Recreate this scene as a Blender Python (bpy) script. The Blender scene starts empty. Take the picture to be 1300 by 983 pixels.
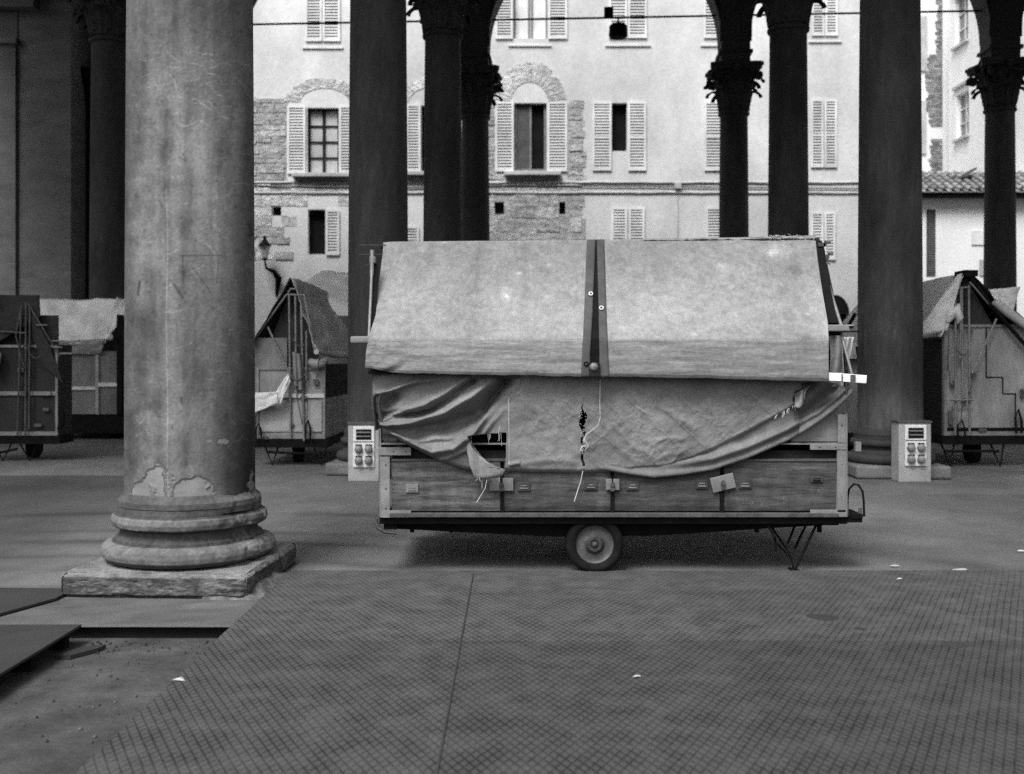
import bpy, math, random
import numpy as np
from mathutils import Vector, noise
random.seed(7)
S = bpy.context.scene
C = S.collection
PI = math.pi
K, HZ, CAMH = 1340.0, 460.0, 1.5          # focal length in pixels, horizon row, eye height


def X(px, y): return (px - 650.0) * y / K
def Z(py, y): return CAMH - (py - HZ) * y / K
def U(px, py, y): return (X(px, y), y, Z(py, y))


def fbm(x, y, z=0.0, o=4):
    v, a, f = 0.0, 0.5, 1.0
    for _ in range(o):
        v += a * noise.noise(Vector((x * f, y * f, z * f + 7.3 * f)))
        a *= 0.5; f *= 2.03
    return v


# ---------------------------------------------------------------- materials
class NT:
    def __init__(s, name):
        s.m = bpy.data.materials.new(name); s.m.use_nodes = True
        s.t = s.m.node_tree; s.b = s.t.nodes['Principled BSDF']
    def n(s, typ, **kw):
        n = s.t.nodes.new(typ)
        for k, v in kw.items(): setattr(n, k, v)
        return n
    def l(s, a, b): s.t.links.new(a, b)
    def math(s, op, a, b=None, clamp=False):
        n = s.n('ShaderNodeMath', operation=op); n.use_clamp = clamp
        for i, v in enumerate((a, b)):
            if v is None: continue
            if isinstance(v, (int, float)): n.inputs[i].default_value = v
            else: s.l(v, n.inputs[i])
        return n.outputs[0]
    def noise(s, vec, scale, detail=6, rough=.6, dist=0.):
        n = s.n('ShaderNodeTexNoise'); n.inputs['Scale'].default_value = scale
        n.inputs['Detail'].default_value = detail; n.inputs['Roughness'].default_value = rough
        n.inputs['Distortion'].default_value = dist
        s.l(vec, n.inputs['Vector']); return n.outputs['Fac']
    def ramp(s, f, a, b, lo, hi):
        n = s.n('ShaderNodeMapRange'); n.clamp = True
        s.l(f, n.inputs[0])
        for i, v in enumerate((a, b, lo, hi)): n.inputs[i + 1].default_value = v
        return n.outputs[0]


def gm(name, lo, hi, scale=4., stretch=(1, 1, 1), rough=.85, metal=0., bump=.2, bscale=60., bstretch=(1, 1, 1),
       fine=.12, bigvar=.2, spec=.3, speck=0., bdist=.01):
    """Grey weathered surface: broad stains, finer mottling, bump, times the mesh's own tone attribute."""
    t = NT(name)
    tc = t.n('ShaderNodeTexCoord')
    oi = t.n('ShaderNodeObjectInfo')
    add = t.n('ShaderNodeVectorMath', operation='MULTIPLY_ADD')
    t.l(oi.outputs['Random'], add.inputs[0]); add.inputs[1].default_value = (13, 29, 17); t.l(tc.outputs['Object'], add.inputs[2])
    v0 = add.outputs[0]
    mp = t.n('ShaderNodeMapping'); mp.inputs['Scale'].default_value = stretch; t.l(v0, mp.inputs[0])
    mb = t.n('ShaderNodeMapping'); mb.inputs['Scale'].default_value = bstretch; t.l(v0, mb.inputs[0])
    a = t.noise(mp.outputs[0], scale, 8, .62, .3)
    big = t.noise(v0, scale * .22, 3, .5)
    fin = t.noise(mb.outputs[0], bscale, 5, .7)
    c = t.ramp(a, .3, .7, lo, hi)
    c = t.math('MULTIPLY', c, t.ramp(big, .3, .7, 1 - bigvar, 1 + bigvar))
    c = t.math('MULTIPLY', c, t.ramp(fin, .25, .75, 1 - fine, 1 + fine))
    if speck:
        sp = t.noise(v0, bscale * .4, 3, .9)
        c = t.math('ADD', c, t.ramp(sp, .66, .72, 0, speck))
    at = t.n('ShaderNodeAttribute', attribute_name='tone')
    c = t.math('MULTIPLY', c, at.outputs['Fac'], True)
    cc = t.n('ShaderNodeCombineColor')
    for i in range(3): t.l(c, cc.inputs[i])
    t.l(cc.outputs[0], t.b.inputs['Base Color'])
    t.b.inputs['Roughness'].default_value = rough; t.b.inputs['Metallic'].default_value = metal
    t.b.inputs['Specular IOR Level'].default_value = spec
    if bump:
        bn = t.n('ShaderNodeBump'); bn.inputs['Strength'].default_value = bump; bn.inputs['Distance'].default_value = bdist
        h = t.math('ADD', fin, t.math('MULTIPLY', a, 1.5))
        t.l(h, bn.inputs['Height']); t.l(bn.outputs[0], t.b.inputs['Normal'])
    return t.m


M = dict(
    column=gm('column_stone', .11, .185, 1.6, (1, 1, .45), .82, 0, .35, 45, fine=.1, bigvar=.22, speck=.03),
    shadedcol=gm('shaded_column_stone', .022, .052, 1.6, (1, 1, .4), .8, 0, .3, 45, fine=.1, bigvar=.22),  # column stone darkened, the loggia's inner shade put into its colour
    base=gm('base_stone', .10, .18, 3.5, (1, 1, 1.5), .85, 0, .5, 40, fine=.16, bigvar=.2, speck=.05),
    plinth=gm('plinth_stone', .10, .20, 6, (1, 1, 2), .9, 0, .8, 30, fine=.2, bigvar=.2, speck=.06, bdist=.02),
    dark_stone=gm('pietra_serena', .035, .06, 1.2, (1, 1, 1), .85, 0, .4, 25),
    vault=gm('vault_plaster', .05, .08, .8, (1, 1, 1), .9, 0, .2, 20),
    pier=gm('pier_stone', .10, .16, 1.1, (1, 1, 3.2), .9, 0, .5, 14, (1, 1, 4), fine=.15, bigvar=.18),
    capital=gm('capital_stone', .03, .05, 5, (1, 1, 1), .85, 0, .4, 40),
    floor=gm('loggia_floor', .105, .155, .7, (1, 1, 1), .8, 0, .4, 90, fine=.3, bigvar=.25, spec=.2),
    ground=gm('pavement_stone', .03, .085, 3., (1, 1, 1), .8, 0, .6, 22, fine=.2, bigvar=.25, speck=.08, bdist=.02),
    street=gm('street_stone', .16, .24, .8, (1, 1, 1), .8, 0, .3, 12),
    plate=gm('plain_mat', .028, .045, 2, (1, 1, 1), .65, 0, .25, 90, fine=.14, bigvar=.2, spec=.4),
    shadeblack=gm('near_black_shade', .004, .009, 6, rough=1., bump=.5),  # near-black that stands in for shade, not soil
    canvas=gm('roof_canvas', .205, .30, 12, (1, 1, 1.3), .95, 0, .8, 150, fine=.4, bigvar=.08, speck=.03, bdist=.004),
    valance=gm('worn_canvas', .15, .32, 3.4, (1, 1, 9), .95, 0, .5, 60, (.35, 1, 5), fine=.25, bigvar=.1, speck=.06, bdist=.005),
    apron=gm('apron_canvas', .14, .22, 4, (1, 1, 1),   .95, 0, .7, 140, fine=.35, bigvar=.15, bdist=.004),
    webbing=gm('dark_webbing', .055, .09, 9, (1, 1, 1), .95, 0, .3, 120, fine=.2),
    wood=gm('box_wood', .025, .125, 3.2, (1, 1, 9), .75, 0, .8, 30, (.5, 1, 12), fine=.45, bigvar=.3, speck=.08, bdist=.006),
    palewood=gm('pale_wood', .14, .24, 5, (.4, 1, 6), .8, 0, .4, 60),
    darkwood=gm('dark_wood', .012, .03, 5, (1, 1, 5), .85, 0, .4, 40, spec=.1),
    steel=gm('galvanised_steel', .15, .25, 9, rough=.55, metal=.25, bump=.15, fine=.2, spec=.5),
    rust=gm('dull_iron', .06, .12, 12, rough=.6, metal=.4, bump=.3, fine=.25),
    black=gm('black_iron', .004, .010, 9, rough=.8, metal=0, bump=.2, fine=.2, spec=.1),
    tyre=gm('tyre_rubber', .006, .016, 12, rough=.9, bump=.3, spec=.1),
    rim=gm('wheel_rim', .09, .2, 14, rough=.55, metal=.3, bump=.3, fine=.3, bigvar=.3),
    white=gm('white_paint', .7, .85, 6, rough=.6, bump=.1),
    panelpaint=gm('grey_panel_paint', .12, .24, 4, (1, 1, .35), .8, 0, .3, 40, (1, 1, .2), fine=.2, bigvar=.25, speck=.05),
    pedestal=gm('pedestal_paint', .26, .40, 4, rough=.75, bump=.25, fine=.2, bigvar=.15),
    pedplate=gm('pedestal_plate', .6, .72, 5, rough=.5, bump=.1, fine=.05),
    knob=gm('socket_cap', .16, .24, 14, rough=.4, bump=.2),
    darkcloth=gm('dark_tarpaulin', .02, .04, 6, rough=.9, bump=.3),
    greycloth=gm('grey_tarpaulin', .34, .46, 5, rough=.95, bump=.3, bscale=80),
    palecloth=gm('pale_tarpaulin', .55, .7, 5, rough=.95, bump=.3, bscale=80),
    plaster=gm('facade_plaster', .56, .74, .8, (1, 1, .45), .95, 0, .5, 7, fine=.12, bigvar=.2, bdist=.02),
    brightplaster=gm('bright_plaster', .76, .86, .8, (1, 1, .45), .95, 0, .4, 7, fine=.08, bigvar=.08, bdist=.02),
    masonry=gm('rough_masonry', .30, .60, 3.2, (1, 1, 1.8), .95, 0, 1., 7, fine=.35, bigvar=.15, bdist=.05),
    shutter=gm('shutter_paint', .60, .72, 3, rough=.7, bump=.05),
    shutterdark=gm('dark_shutter_paint', .10, .16, 3, rough=.7, bump=.05),
    sill=gm('sill_stone', .4, .55, 4, rough=.9, bump=.3),
    room=gm('unlit_room', .006, .012, 2, rough=.9, bump=0, spec=.1),
    curtain=gm('window_curtain', .5, .6, 3, (4, 1, 1), rough=.9, bump=.3),
    tile=gm('roof_tile', .16, .34, 7, rough=.95, bump=.5, fine=.2),
    paper=gm('paper', .35, .55, 9, rough=.8, bump=.2),
    thread=gm('frayed_thread', .5, .65, 20, rough=.9, bump=0),
)


def mat_mesh():
    """Ribbed floor mat: rhombic grooves 42 mm apart, worn tops, dirt in the grooves."""
    t = NT('ribbed_mat')
    tc = t.n('ShaderNodeTexCoord'); sp = t.n('ShaderNodeSeparateXYZ')
    geo = t.n('ShaderNodeNewGeometry')
    wob = t.noise(geo.outputs['Position'], 1.2, 2)
    t.l(geo.outputs['Position'], sp.inputs[0])
    at = t.n('ShaderNodeAttribute', attribute_name='tone')
    masks = []
    for sg in (1, -1):
        u = t.math('ADD', sp.outputs['X'], t.math('MULTIPLY', sp.outputs['Y'], sg * .50))
        u = t.math('ADD', u, t.math('MULTIPLY', wob, .015))
        f = t.math('FRACT', t.math('ADD', t.math('MULTIPLY', u, 1 / .042), 400))
        d = t.math('ABSOLUTE', t.math('SUBTRACT', f, .5))
        masks.append(t.ramp(d, .35, .45, 0, .95) if sg == 1 else t.ramp(d, .36, .46, 0, .9))
    g = t.math('MAXIMUM', masks[0], masks[1])
    a = t.noise(geo.outputs['Position'], 4.5, 10, .75, .15); b = t.noise(geo.outputs['Position'], 60, 4, .8)
    c0 = t.math('MULTIPLY', t.ramp(a, .3, .7, .048, .095), t.ramp(b, .2, .8, .75, 1.25))
    sp2 = t.noise(geo.outputs['Position'], 19, 3, .9)
    c0 = t.math('ADD', c0, t.ramp(sp2, .74, .8, 0, .12))
    c = t.math('MULTIPLY', c0, t.math('SUBTRACT', 1, t.math('MULTIPLY', t.math('MULTIPLY', g, t.ramp(sp.outputs['Y'], 6.6, 7.5, 1, .45)), t.ramp(a, .4, .6, .75, .3))))
    c = t.math('MULTIPLY', c, at.outputs['Fac'])
    cc = t.n('ShaderNodeCombineColor')
    for i in range(3): t.l(c, cc.inputs[i])
    t.l(cc.outputs[0], t.b.inputs['Base Color'])
    t.b.inputs['Roughness'].default_value = .75; t.b.inputs['Specular IOR Level'].default_value = .25
    bn = t.n('ShaderNodeBump'); bn.inputs['Strength'].default_value = .6; bn.inputs['Distance'].default_value = .006
    t.l(t.math('SUBTRACT', t.math('MULTIPLY', b, .3), g), bn.inputs['Height']); t.l(bn.outputs[0], t.b.inputs['Normal'])
    return t.m


M['mesh'] = mat_mesh()


# ---------------------------------------------------------------- mesh helpers
class MB:
    def __init__(s): s.v = []; s.f = []; s.t = []; s.tone = 1.0
    def add(s, vs, fs, tones=None):
        s.n = getattr(s, 'n', []) + [len(vs)]; o = len(s.v); s.v += [tuple(v) for v in vs]; s.f += [tuple(i + o for i in f) for f in fs]
        s.t += list(tones) if tones is not None else [s.tone] * len(vs)
        return s
    def box(s, x0, x1, y0, y1, z0, z1):
        vs = [(x, y, z) for z in (z0, z1) for y in (y0, y1) for x in (x0, x1)]
        return s.add(vs, [(0, 2, 3, 1), (4, 5, 7, 6), (0, 1, 5, 4), (2, 6, 7, 3), (0, 4, 6, 2), (1, 3, 7, 5)])
    def bar(s, p, q, r, r2=None, n=10):
        p, q = Vector(p), Vector(q); d = (q - p).normalized()
        a = d.orthogonal().normalized(); b = d.cross(a); r2 = r if r2 is None else r2
        vs = [];
        for c, rr in ((p, r), (q, r2)):
            for k in range(n):
                an = 2 * PI * k / n; vs.append(c + (a * math.cos(an) + b * math.sin(an)) * rr)
        fs = [(k, (k + 1) % n, n + (k + 1) % n, n + k) for k in range(n)]
        fs += [tuple(range(n - 1, -1, -1)), tuple(range(n, 2 * n))]
        return s.add(vs, fs)
    def beam(s, p, q, w, h, up=(0, 0, 1)):
        """rectangular bar from p to q: w across, h along up"""
        p, q = Vector(p), Vector(q); d = (q - p).normalized()
        a = d.cross(Vector(up))
        a = a.normalized() if a.length > 1e-4 else Vector((1, 0, 0)); b = a.cross(d).normalized()
        vs = [c + a * (i * w / 2) + b * (j * h / 2) for c in (p, q) for i, j in ((-1, -1), (1, -1), (1, 1), (-1, 1))]
        return s.add(vs, [(0, 3, 2, 1), (4, 5, 6, 7), (0, 1, 5, 4), (1, 2, 6, 5), (2, 3, 7, 6), (3, 0, 4, 7)])
    def tube(s, pts, r, n=8):
        pts = [Vector(p) for p in pts]; rings = []
        rr = r if isinstance(r, (list, tuple)) else [r] * len(pts)
        ref = None
        for i, p in enumerate(pts):
            d = (pts[min(i + 1, len(pts) - 1)] - pts[max(i - 1, 0)]).normalized()
            if ref is None: ref = d.orthogonal().normalized()
            a = (ref - d * ref.dot(d)).normalized(); ref = a; b = d.cross(a)
            rings.append([p + (a * math.cos(2 * PI * k / n) + b * math.sin(2 * PI * k / n)) * rr[i] for k in range(n)])
        vs = [v for r_ in rings for v in r_]
        fs = [(i * n + k, i * n + (k + 1) % n, (i + 1) * n + (k + 1) % n, (i + 1) * n + k) for i in range(len(pts) - 1) for k in range(n)]
        fs += [tuple(range(n - 1, -1, -1)), tuple((len(pts) - 1) * n + k for k in range(n))]
        return s.add(vs, fs)
    def lathe(s, prof, n=48, c=(0, 0), wob=0., axis='z', seed=0, caps=True):
        vs = []
        for (r, z) in prof:
            for k in range(n):
                a = 2 * PI * k / n
                rr = r + (wob * fbm(math.cos(a) * 3 + seed, math.sin(a) * 3, z * 6) if wob else 0)
                if axis == 'z': vs.append((c[0] + rr * math.cos(a), c[1] + rr * math.sin(a), z))
                else: vs.append((c[0] + rr * math.cos(a), z, c[1] + rr * math.sin(a)))     # axis y
        m = len(prof)
        fs = [(i * n + k, i * n + (k + 1) % n, (i + 1) * n + (k + 1) % n, (i + 1) * n + k) for i in range(m - 1) for k in range(n)]
        if caps: fs += [tuple(range(n - 1, -1, -1)), tuple((m - 1) * n + k for k in range(n))]
        return s.add(vs, fs)
    def grid(s, fn, nu, nv, keep=None, tones=None):
        vs = [fn(i / nu, j / nv) for j in range(nv + 1) for i in range(nu + 1)]
        fs = []
        for j in range(nv):
            for i in range(nu):
                if keep is None or keep((i + .5) / nu, (j + .5) / nv):
                    fs.append((j * (nu + 1) + i, j * (nu + 1) + i + 1, (j + 1) * (nu + 1) + i + 1, (j + 1) * (nu + 1) + i))
        tt = None if tones is None else [tones(i / nu, j / nv) for j in range(nv + 1) for i in range(nu + 1)]
        return s.add(vs, fs, tt)
    def prism(s, pts, off):
        """polygon (list of 3D points) extruded by off"""
        n = len(pts); o = Vector(off)
        vs = [Vector(p) for p in pts] + [Vector(p) + o for p in pts]
        fs = [tuple(range(n)), tuple(range(2 * n - 1, n - 1, -1))] + [(i, n + i, n + (i + 1) % n, (i + 1) % n) for i in range(n)]
        return s.add(vs, fs)
    def build_each(s, name, m, parent, sizes, **kw):
        o = 0; k = 0; fi = 0
        for nv in sizes:
            b = MB(); b.v = s.v[o:o + nv]; b.t = s.t[o:o + nv]; b.f = [tuple(i - o for i in f) for f in s.f if o <= f[0] < o + nv]
            b.build(name, m, parent, **kw); o += nv
    def build(s, name, m, parent=None, smooth=None, solid=0., bevel=0., loc=None):
        o0 = Vector(parent.get('_w', (0, 0, 0))) if parent is not None else Vector(loc or (0, 0, 0))
        me = bpy.data.meshes.new(name)
        me.from_pydata([tuple(Vector(v) - o0) for v in s.v], [], s.f); me.update()
        import bmesh
        bm = bmesh.new(); bm.from_mesh(me)
        loosev = [v for v in bm.verts if not v.link_faces]
        at_idx = [i for i, v in enumerate(bm.verts) if v.link_faces]
        bmesh.ops.delete(bm, geom=loosev, context='VERTS')
        bmesh.ops.recalc_face_normals(bm, faces=bm.faces); bm.to_mesh(me); bm.free()
        a = me.attributes.new('tone', 'FLOAT', 'POINT')
        a.data.foreach_set('value', np.array([s.t[i] for i in at_idx], dtype=np.float32))
        me.materials.append(m if not isinstance(m, str) else M[m])
        ob = bpy.data.objects.new(name, me); C.objects.link(ob)
        if parent is not None: ob.parent = parent
        elif loc: ob.location = loc
        ob['_w'] = tuple(o0)
        if smooth is not None:
            me.polygons.foreach_set('use_smooth', [True] * len(me.polygons))
            if smooth < 180:
                me.set_sharp_from_angle(angle=math.radians(smooth))
        if solid: md = ob.modifiers.new('thick', 'SOLIDIFY'); md.thickness = solid; md.offset = 0
        if bevel:
            md = ob.modifiers.new('bev', 'BEVEL'); md.width = bevel; md.segments = 2; md.limit_method = 'ANGLE'
        return ob


def tag(o, label=None, cat=None, group=None, kind=None):
    if label: o['label'] = label
    if cat: o['category'] = cat
    if group: o['group'] = group
    if kind: o['kind'] = kind
    return o


def empty(name, loc, label=None, cat=None, group=None, kind='thing'):
    o = bpy.data.objects.new(name, None); C.objects.link(o); o.location = loc; o['_w'] = tuple(loc)
    o.empty_display_size = .1
    return tag(o, label, cat, group, kind)


def copy_tree(o, loc):
    """a thing and each of its parts and sub-parts"""
    def cp(src, par):
        c = src.copy(); C.objects.link(c)
        if par is not None: c.parent = par
        for ch in [x for x in bpy.data.objects if x.parent == src]: cp(ch, c)
        return c
    r = cp(o, None); r.location = loc
    return r


# ================================================================ SETTING: ground
g = MB(); g.grid(lambda u, v: (-150 + 300 * u, -60 + 300 * v, -.09 + .012 * fbm(u * 80, v * 80)), 300, 300)
tag(g.build('ground', 'ground', smooth=180), kind='structure')
FX0, FX1, FY0, FY1 = -24, 27, 6.04, 31.0
def ftone(u, v):
    x, y = FX0 + (FX1 - FX0) * u, FY0 + (FY1 - FY0) * v
    t = 1 + .35 * fbm(x * .5, y * .25, 5) + .35 * fbm(x * 1.6, y * .8, 6) + .3 * fbm(x * 6, y * 3, 7)
    r = math.hypot(x + 3.2, (y - 3.0) * 1.15)          # curved tyre tracks of carts being wheeled in and out
    for r0, w_, am in ((5.3, .1, .28), (5.9, .09, .22), (6.7, .13, .25), (7.35, .1, .2), (4.6, .08, .2), (8.6, .15, .2)):
        t *= 1 - 2.1 * am * math.exp(-((r - r0 - .25 * fbm(x * .4, y * .4, r0)) / w_) ** 2) * max(0, min(1, .7 + 1.5 * fbm(x * .8, y * .8, r0 + 3)))
    if x < -3.2 and y < 14: t *= 1 - .5 * min(1, (-3.2 - x) / 1.2)  # left floor dimmed: light fall-off painted into the tone
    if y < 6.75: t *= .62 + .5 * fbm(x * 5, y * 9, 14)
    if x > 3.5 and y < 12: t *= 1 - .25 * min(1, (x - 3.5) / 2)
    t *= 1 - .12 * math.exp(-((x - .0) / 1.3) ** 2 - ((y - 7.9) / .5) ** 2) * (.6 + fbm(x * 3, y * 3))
    return max(.3, t)
g = MB()
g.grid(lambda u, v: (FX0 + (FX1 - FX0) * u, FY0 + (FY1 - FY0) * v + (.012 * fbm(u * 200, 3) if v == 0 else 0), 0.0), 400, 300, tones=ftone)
def ragged(u, v): return (FX0 + (FX1 - FX0) * u, FY0 + .012 * fbm(u * 200, 3), -.016 * (1 - v))
g.grid(ragged, 400, 1)
g.box(FX0, FX1, FY0 + .02, FY1 - .01, -.017, -.002)
tag(g.build('loggia_floor', 'floor'), kind='structure')
g = MB(); g.box(FX0 + .3, FX1 - .3, 6.085, 30.8, -.2, -.018)
tag(g.build('floor_foundation', 'shadeblack'), kind='structure')  # riser coloured near-black for the shade under the floor edge
g = MB(); g.box(-90, 90, 31.02, 37.9, -.12, -.04)
tag(g.build('street', 'street'), kind='structure')

# plain mats at the left and ribbed mats in front, each panel its own
def panel(x0, x1, y0, y1, z, name, m, label, group, cat='floor mat', tone=1., warp=.006, th=.012):
    b = MB(); b.tone = tone
    nx, ny = 30, 20
    f = lambda u, v: (x0 + (x1 - x0) * u, y0 + (y1 - y0) * v, z + warp * fbm((x0 + (x1 - x0) * u) * 1.3, (y0 + (y1 - y0) * v) * 1.3, 0, 2) + warp * .6)
    b.grid(f, nx, ny)
    o = b.build(name, m, None, smooth=None, loc=((x0 + x1) / 2, (y0 + y1) / 2, z), solid=th)
    return tag(o, label, cat, group, 'thing')

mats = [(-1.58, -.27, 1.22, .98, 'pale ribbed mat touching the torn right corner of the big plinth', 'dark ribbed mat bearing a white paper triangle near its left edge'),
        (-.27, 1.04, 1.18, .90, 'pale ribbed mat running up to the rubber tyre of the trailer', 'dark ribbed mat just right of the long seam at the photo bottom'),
        (1.04, 4.97, 1.08, .80, 'wide pale ribbed mat with the oval stain, before the prop legs', 'wide dark ribbed mat filling the bottom right corner')]  # near row darker: other panels, plus corner fall-off painted into the tone
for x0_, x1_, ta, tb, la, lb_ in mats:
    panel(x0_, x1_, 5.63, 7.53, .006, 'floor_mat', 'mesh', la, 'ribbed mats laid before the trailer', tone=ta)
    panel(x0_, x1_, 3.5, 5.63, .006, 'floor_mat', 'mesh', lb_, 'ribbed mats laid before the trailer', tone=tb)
b = MB(); b.tone = 1.3; b.grid(lambda u, v: (-.276 + .009 * u, 3.5 + 3.9 * v, .0235 + .006 * fbm(-.3 * 1.3, (3.5 + 3.9 * v) * 1.3, 0, 2) - .004 * abs(u - .2)), 3, 60)
tag(b.build('seam_strip', 'plate', loc=(-.28, 5, .01), solid=.003), 'thin pale seam running from the bottom edge towards the trailer wheel', 'seam strip', kind='thing')
# bearers carrying the mats where the floor drops
for k, x in enumerate((-1.545, .3, 2.2, 4.0)):
    b = MB(); b.box(x - .03, x + .03, 3.4, 6.0, -.1, -.004)
    if k == 0: tag(b.build('timber_bearer', 'darkwood', loc=(x, 4.7, 0)), 'dark timber bearer carrying the left edge of the ribbed mats', 'timber', kind='thing')
panel(-4.6, -2.43, 3.3, 5.955, .012, 'floor_plate', 'plate', 'smooth dark floor plate raised over the gap at the bottom left corner', None, 'floor plate', warp=.004, th=.014)
b = MB(); pp = [(-5.2, 6.2), (-3.02, 6.2), (-2.86, 6.62), (-2.86, 6.9), (-5.2, 7.0)]
b.prism([(x, y, .008) for x, y in pp], (0, 0, .014))
tag(b.build('floor_plate', 'plate', loc=(-4, 6.5, 0)), 'smooth floor plate with a slanting corner behind, left of the plinth', 'floor plate', kind='thing')
for y in (3.7, 4.3, 4.9, 5.45, 5.86):
    b = MB(); b.box(-2.56, -2.47, y - .03, y + .03, -.09, .001)
    tag(b.build('brick_support', 'shadeblack', loc=(-2.5, y, -.09)), 'dark block propping the smooth plate above the gap', 'support', 'blocks under the raised plate', 'thing')
b = MB(); b.prism([(-2.45, 5.66, -.088), (-2.36, 5.80, -.085), (-2.25, 5.85, -.085), (-2.27, 5.78, -.088), (-2.36, 5.64, -.088)], (0, 0, .022))
tag(b.build('broken_board', 'plate', loc=(-2.35, 5.6, -.08)), 'broken piece of board lying at the corner of the smooth plate', 'board', kind='thing')
random.seed(3)
b = MB()
for k in range(90):
    x = random.uniform(-2.4, -1.62); y = random.uniform(4.4, 6.02) if k % 2 else random.uniform(5.75, 6.0); r = random.uniform(.003, .011)
    b.tone = random.choice((.6, 1.2, 1.8))
    b.lathe([(r * .5, -.092), (r, -.088), (r * .6, -.088 + r * .7)], 6, (x, y), wob=r)
tag(b.build('rubble', 'ground'), 'small stone chips in the lower gap', None, kind='stuff')

def scrap(px, py, w, label, shape=None, z=.016, m='paper'):
    y = K * (CAMH - z) / (py - HZ); x = X(px, y)
    b = MB(); random.seed(int(px))
    pts = shape or [(-1, -.4), (-.2, .5), (.9, .3), (1, -.2), (.1, -.6)]
    n = len(pts)
    b.add([(x, y, z + .012)] + [(x + a * w, y + c * w * 1.4, z + random.uniform(0, .01)) for a, c in pts], [(0, 1 + i, 1 + (i + 1) % n) for i in range(n)])
    tag(b.build('paper_scrap', m, loc=(x, y, z), solid=.002), label, 'litter', 'paper scraps on the ground', 'thing')
scrap(228, 864, .028, 'white folded paper triangle on the ribbed mat by its left edge', [(-1, -.5), (.0, .9), (1, -.3)])
scrap(1217, 724, .06, 'crumpled white paper near the right edge behind the mats', z=.004)
scrap(1141, 736, .02, 'small white paper bit on the mat, left of the crumpled paper')
scrap(1135, 719, .04, 'thin pale scrap behind the mats right of the prop legs', z=.004)
scrap(808, 860, .02, 'short white paper strip near the bottom, centre right')
scrap(1296, 700, .04, 'white scrap at the right edge of the floor', z=.004)
for (px, py, w, lb) in ((1044, 787, .09, 'large dark oval grease stain on the ribbed mat'), (1092, 802, .035, 'small dark smudge right of the oval stain'), (1212, 822, .07, 'dark smudge on the ribbed mat near right edge')):
    y = K * CAMH / (py - HZ); x = X(px, y); b = MB(); n = 22
    b.add([(x, y, .0165)] + [(x + w * math.cos(2 * PI * k / n) * (1 + .4 * fbm(k * .7, px)), y + w * .9 * math.sin(2 * PI * k / n) * (1 + .6 * fbm(k * .9, py)) - .2 * (math.cos(2 * PI * k / n)) * w, .0165) for k in range(n)],
          [(0, 1 + k, 1 + (k + 1) % n) for k in range(n)])
    tag(b.build('grease_stain', 'plate', loc=(x, y, .016)), lb, 'stain', 'dark stains on the mats', 'thing')

# ================================================================ LOGGIA
AL = math.radians(3.3); BX, BY, X0, Y0 = 7.0, 7.2, -2.25, 7.3
def P(i, j):
    q = -.11 if (i, j) == (1, 1) else (.028 if (i, j) == (0, 0) else 0.)
    return (q + X0 + i * BX * math.cos(AL) + j * BY * math.sin(AL), Y0 - i * BX * math.sin(AL) + j * BY * math.cos(AL))
ZN, ZS = 8.2, 9.41            # neck of the shaft, top of the capital
def rad(z):                   # entasis
    return .415 - .05 * max(0, (z - .7) / 7.6) ** 1.5

BASEP = [(.50, .165), (.535, .175), (.562, .2), (.570, .235), (.562, .27), (.535, .292), (.505, .30), (.490, .305), (.487, .32), (.462, .335), (.45, .36),
         (.452, .385), (.468, .395), (.486, .398), (.502, .41), (.510, .44), (.502, .47), (.48, .485), (.465, .49), (.463, .535), (.468, .54), (.466, .575), (.44, .60), (.425, .625)]

def rot2(x, y, a): return (x * math.cos(a) - y * math.sin(a), x * math.sin(a) + y * math.cos(a))

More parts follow.
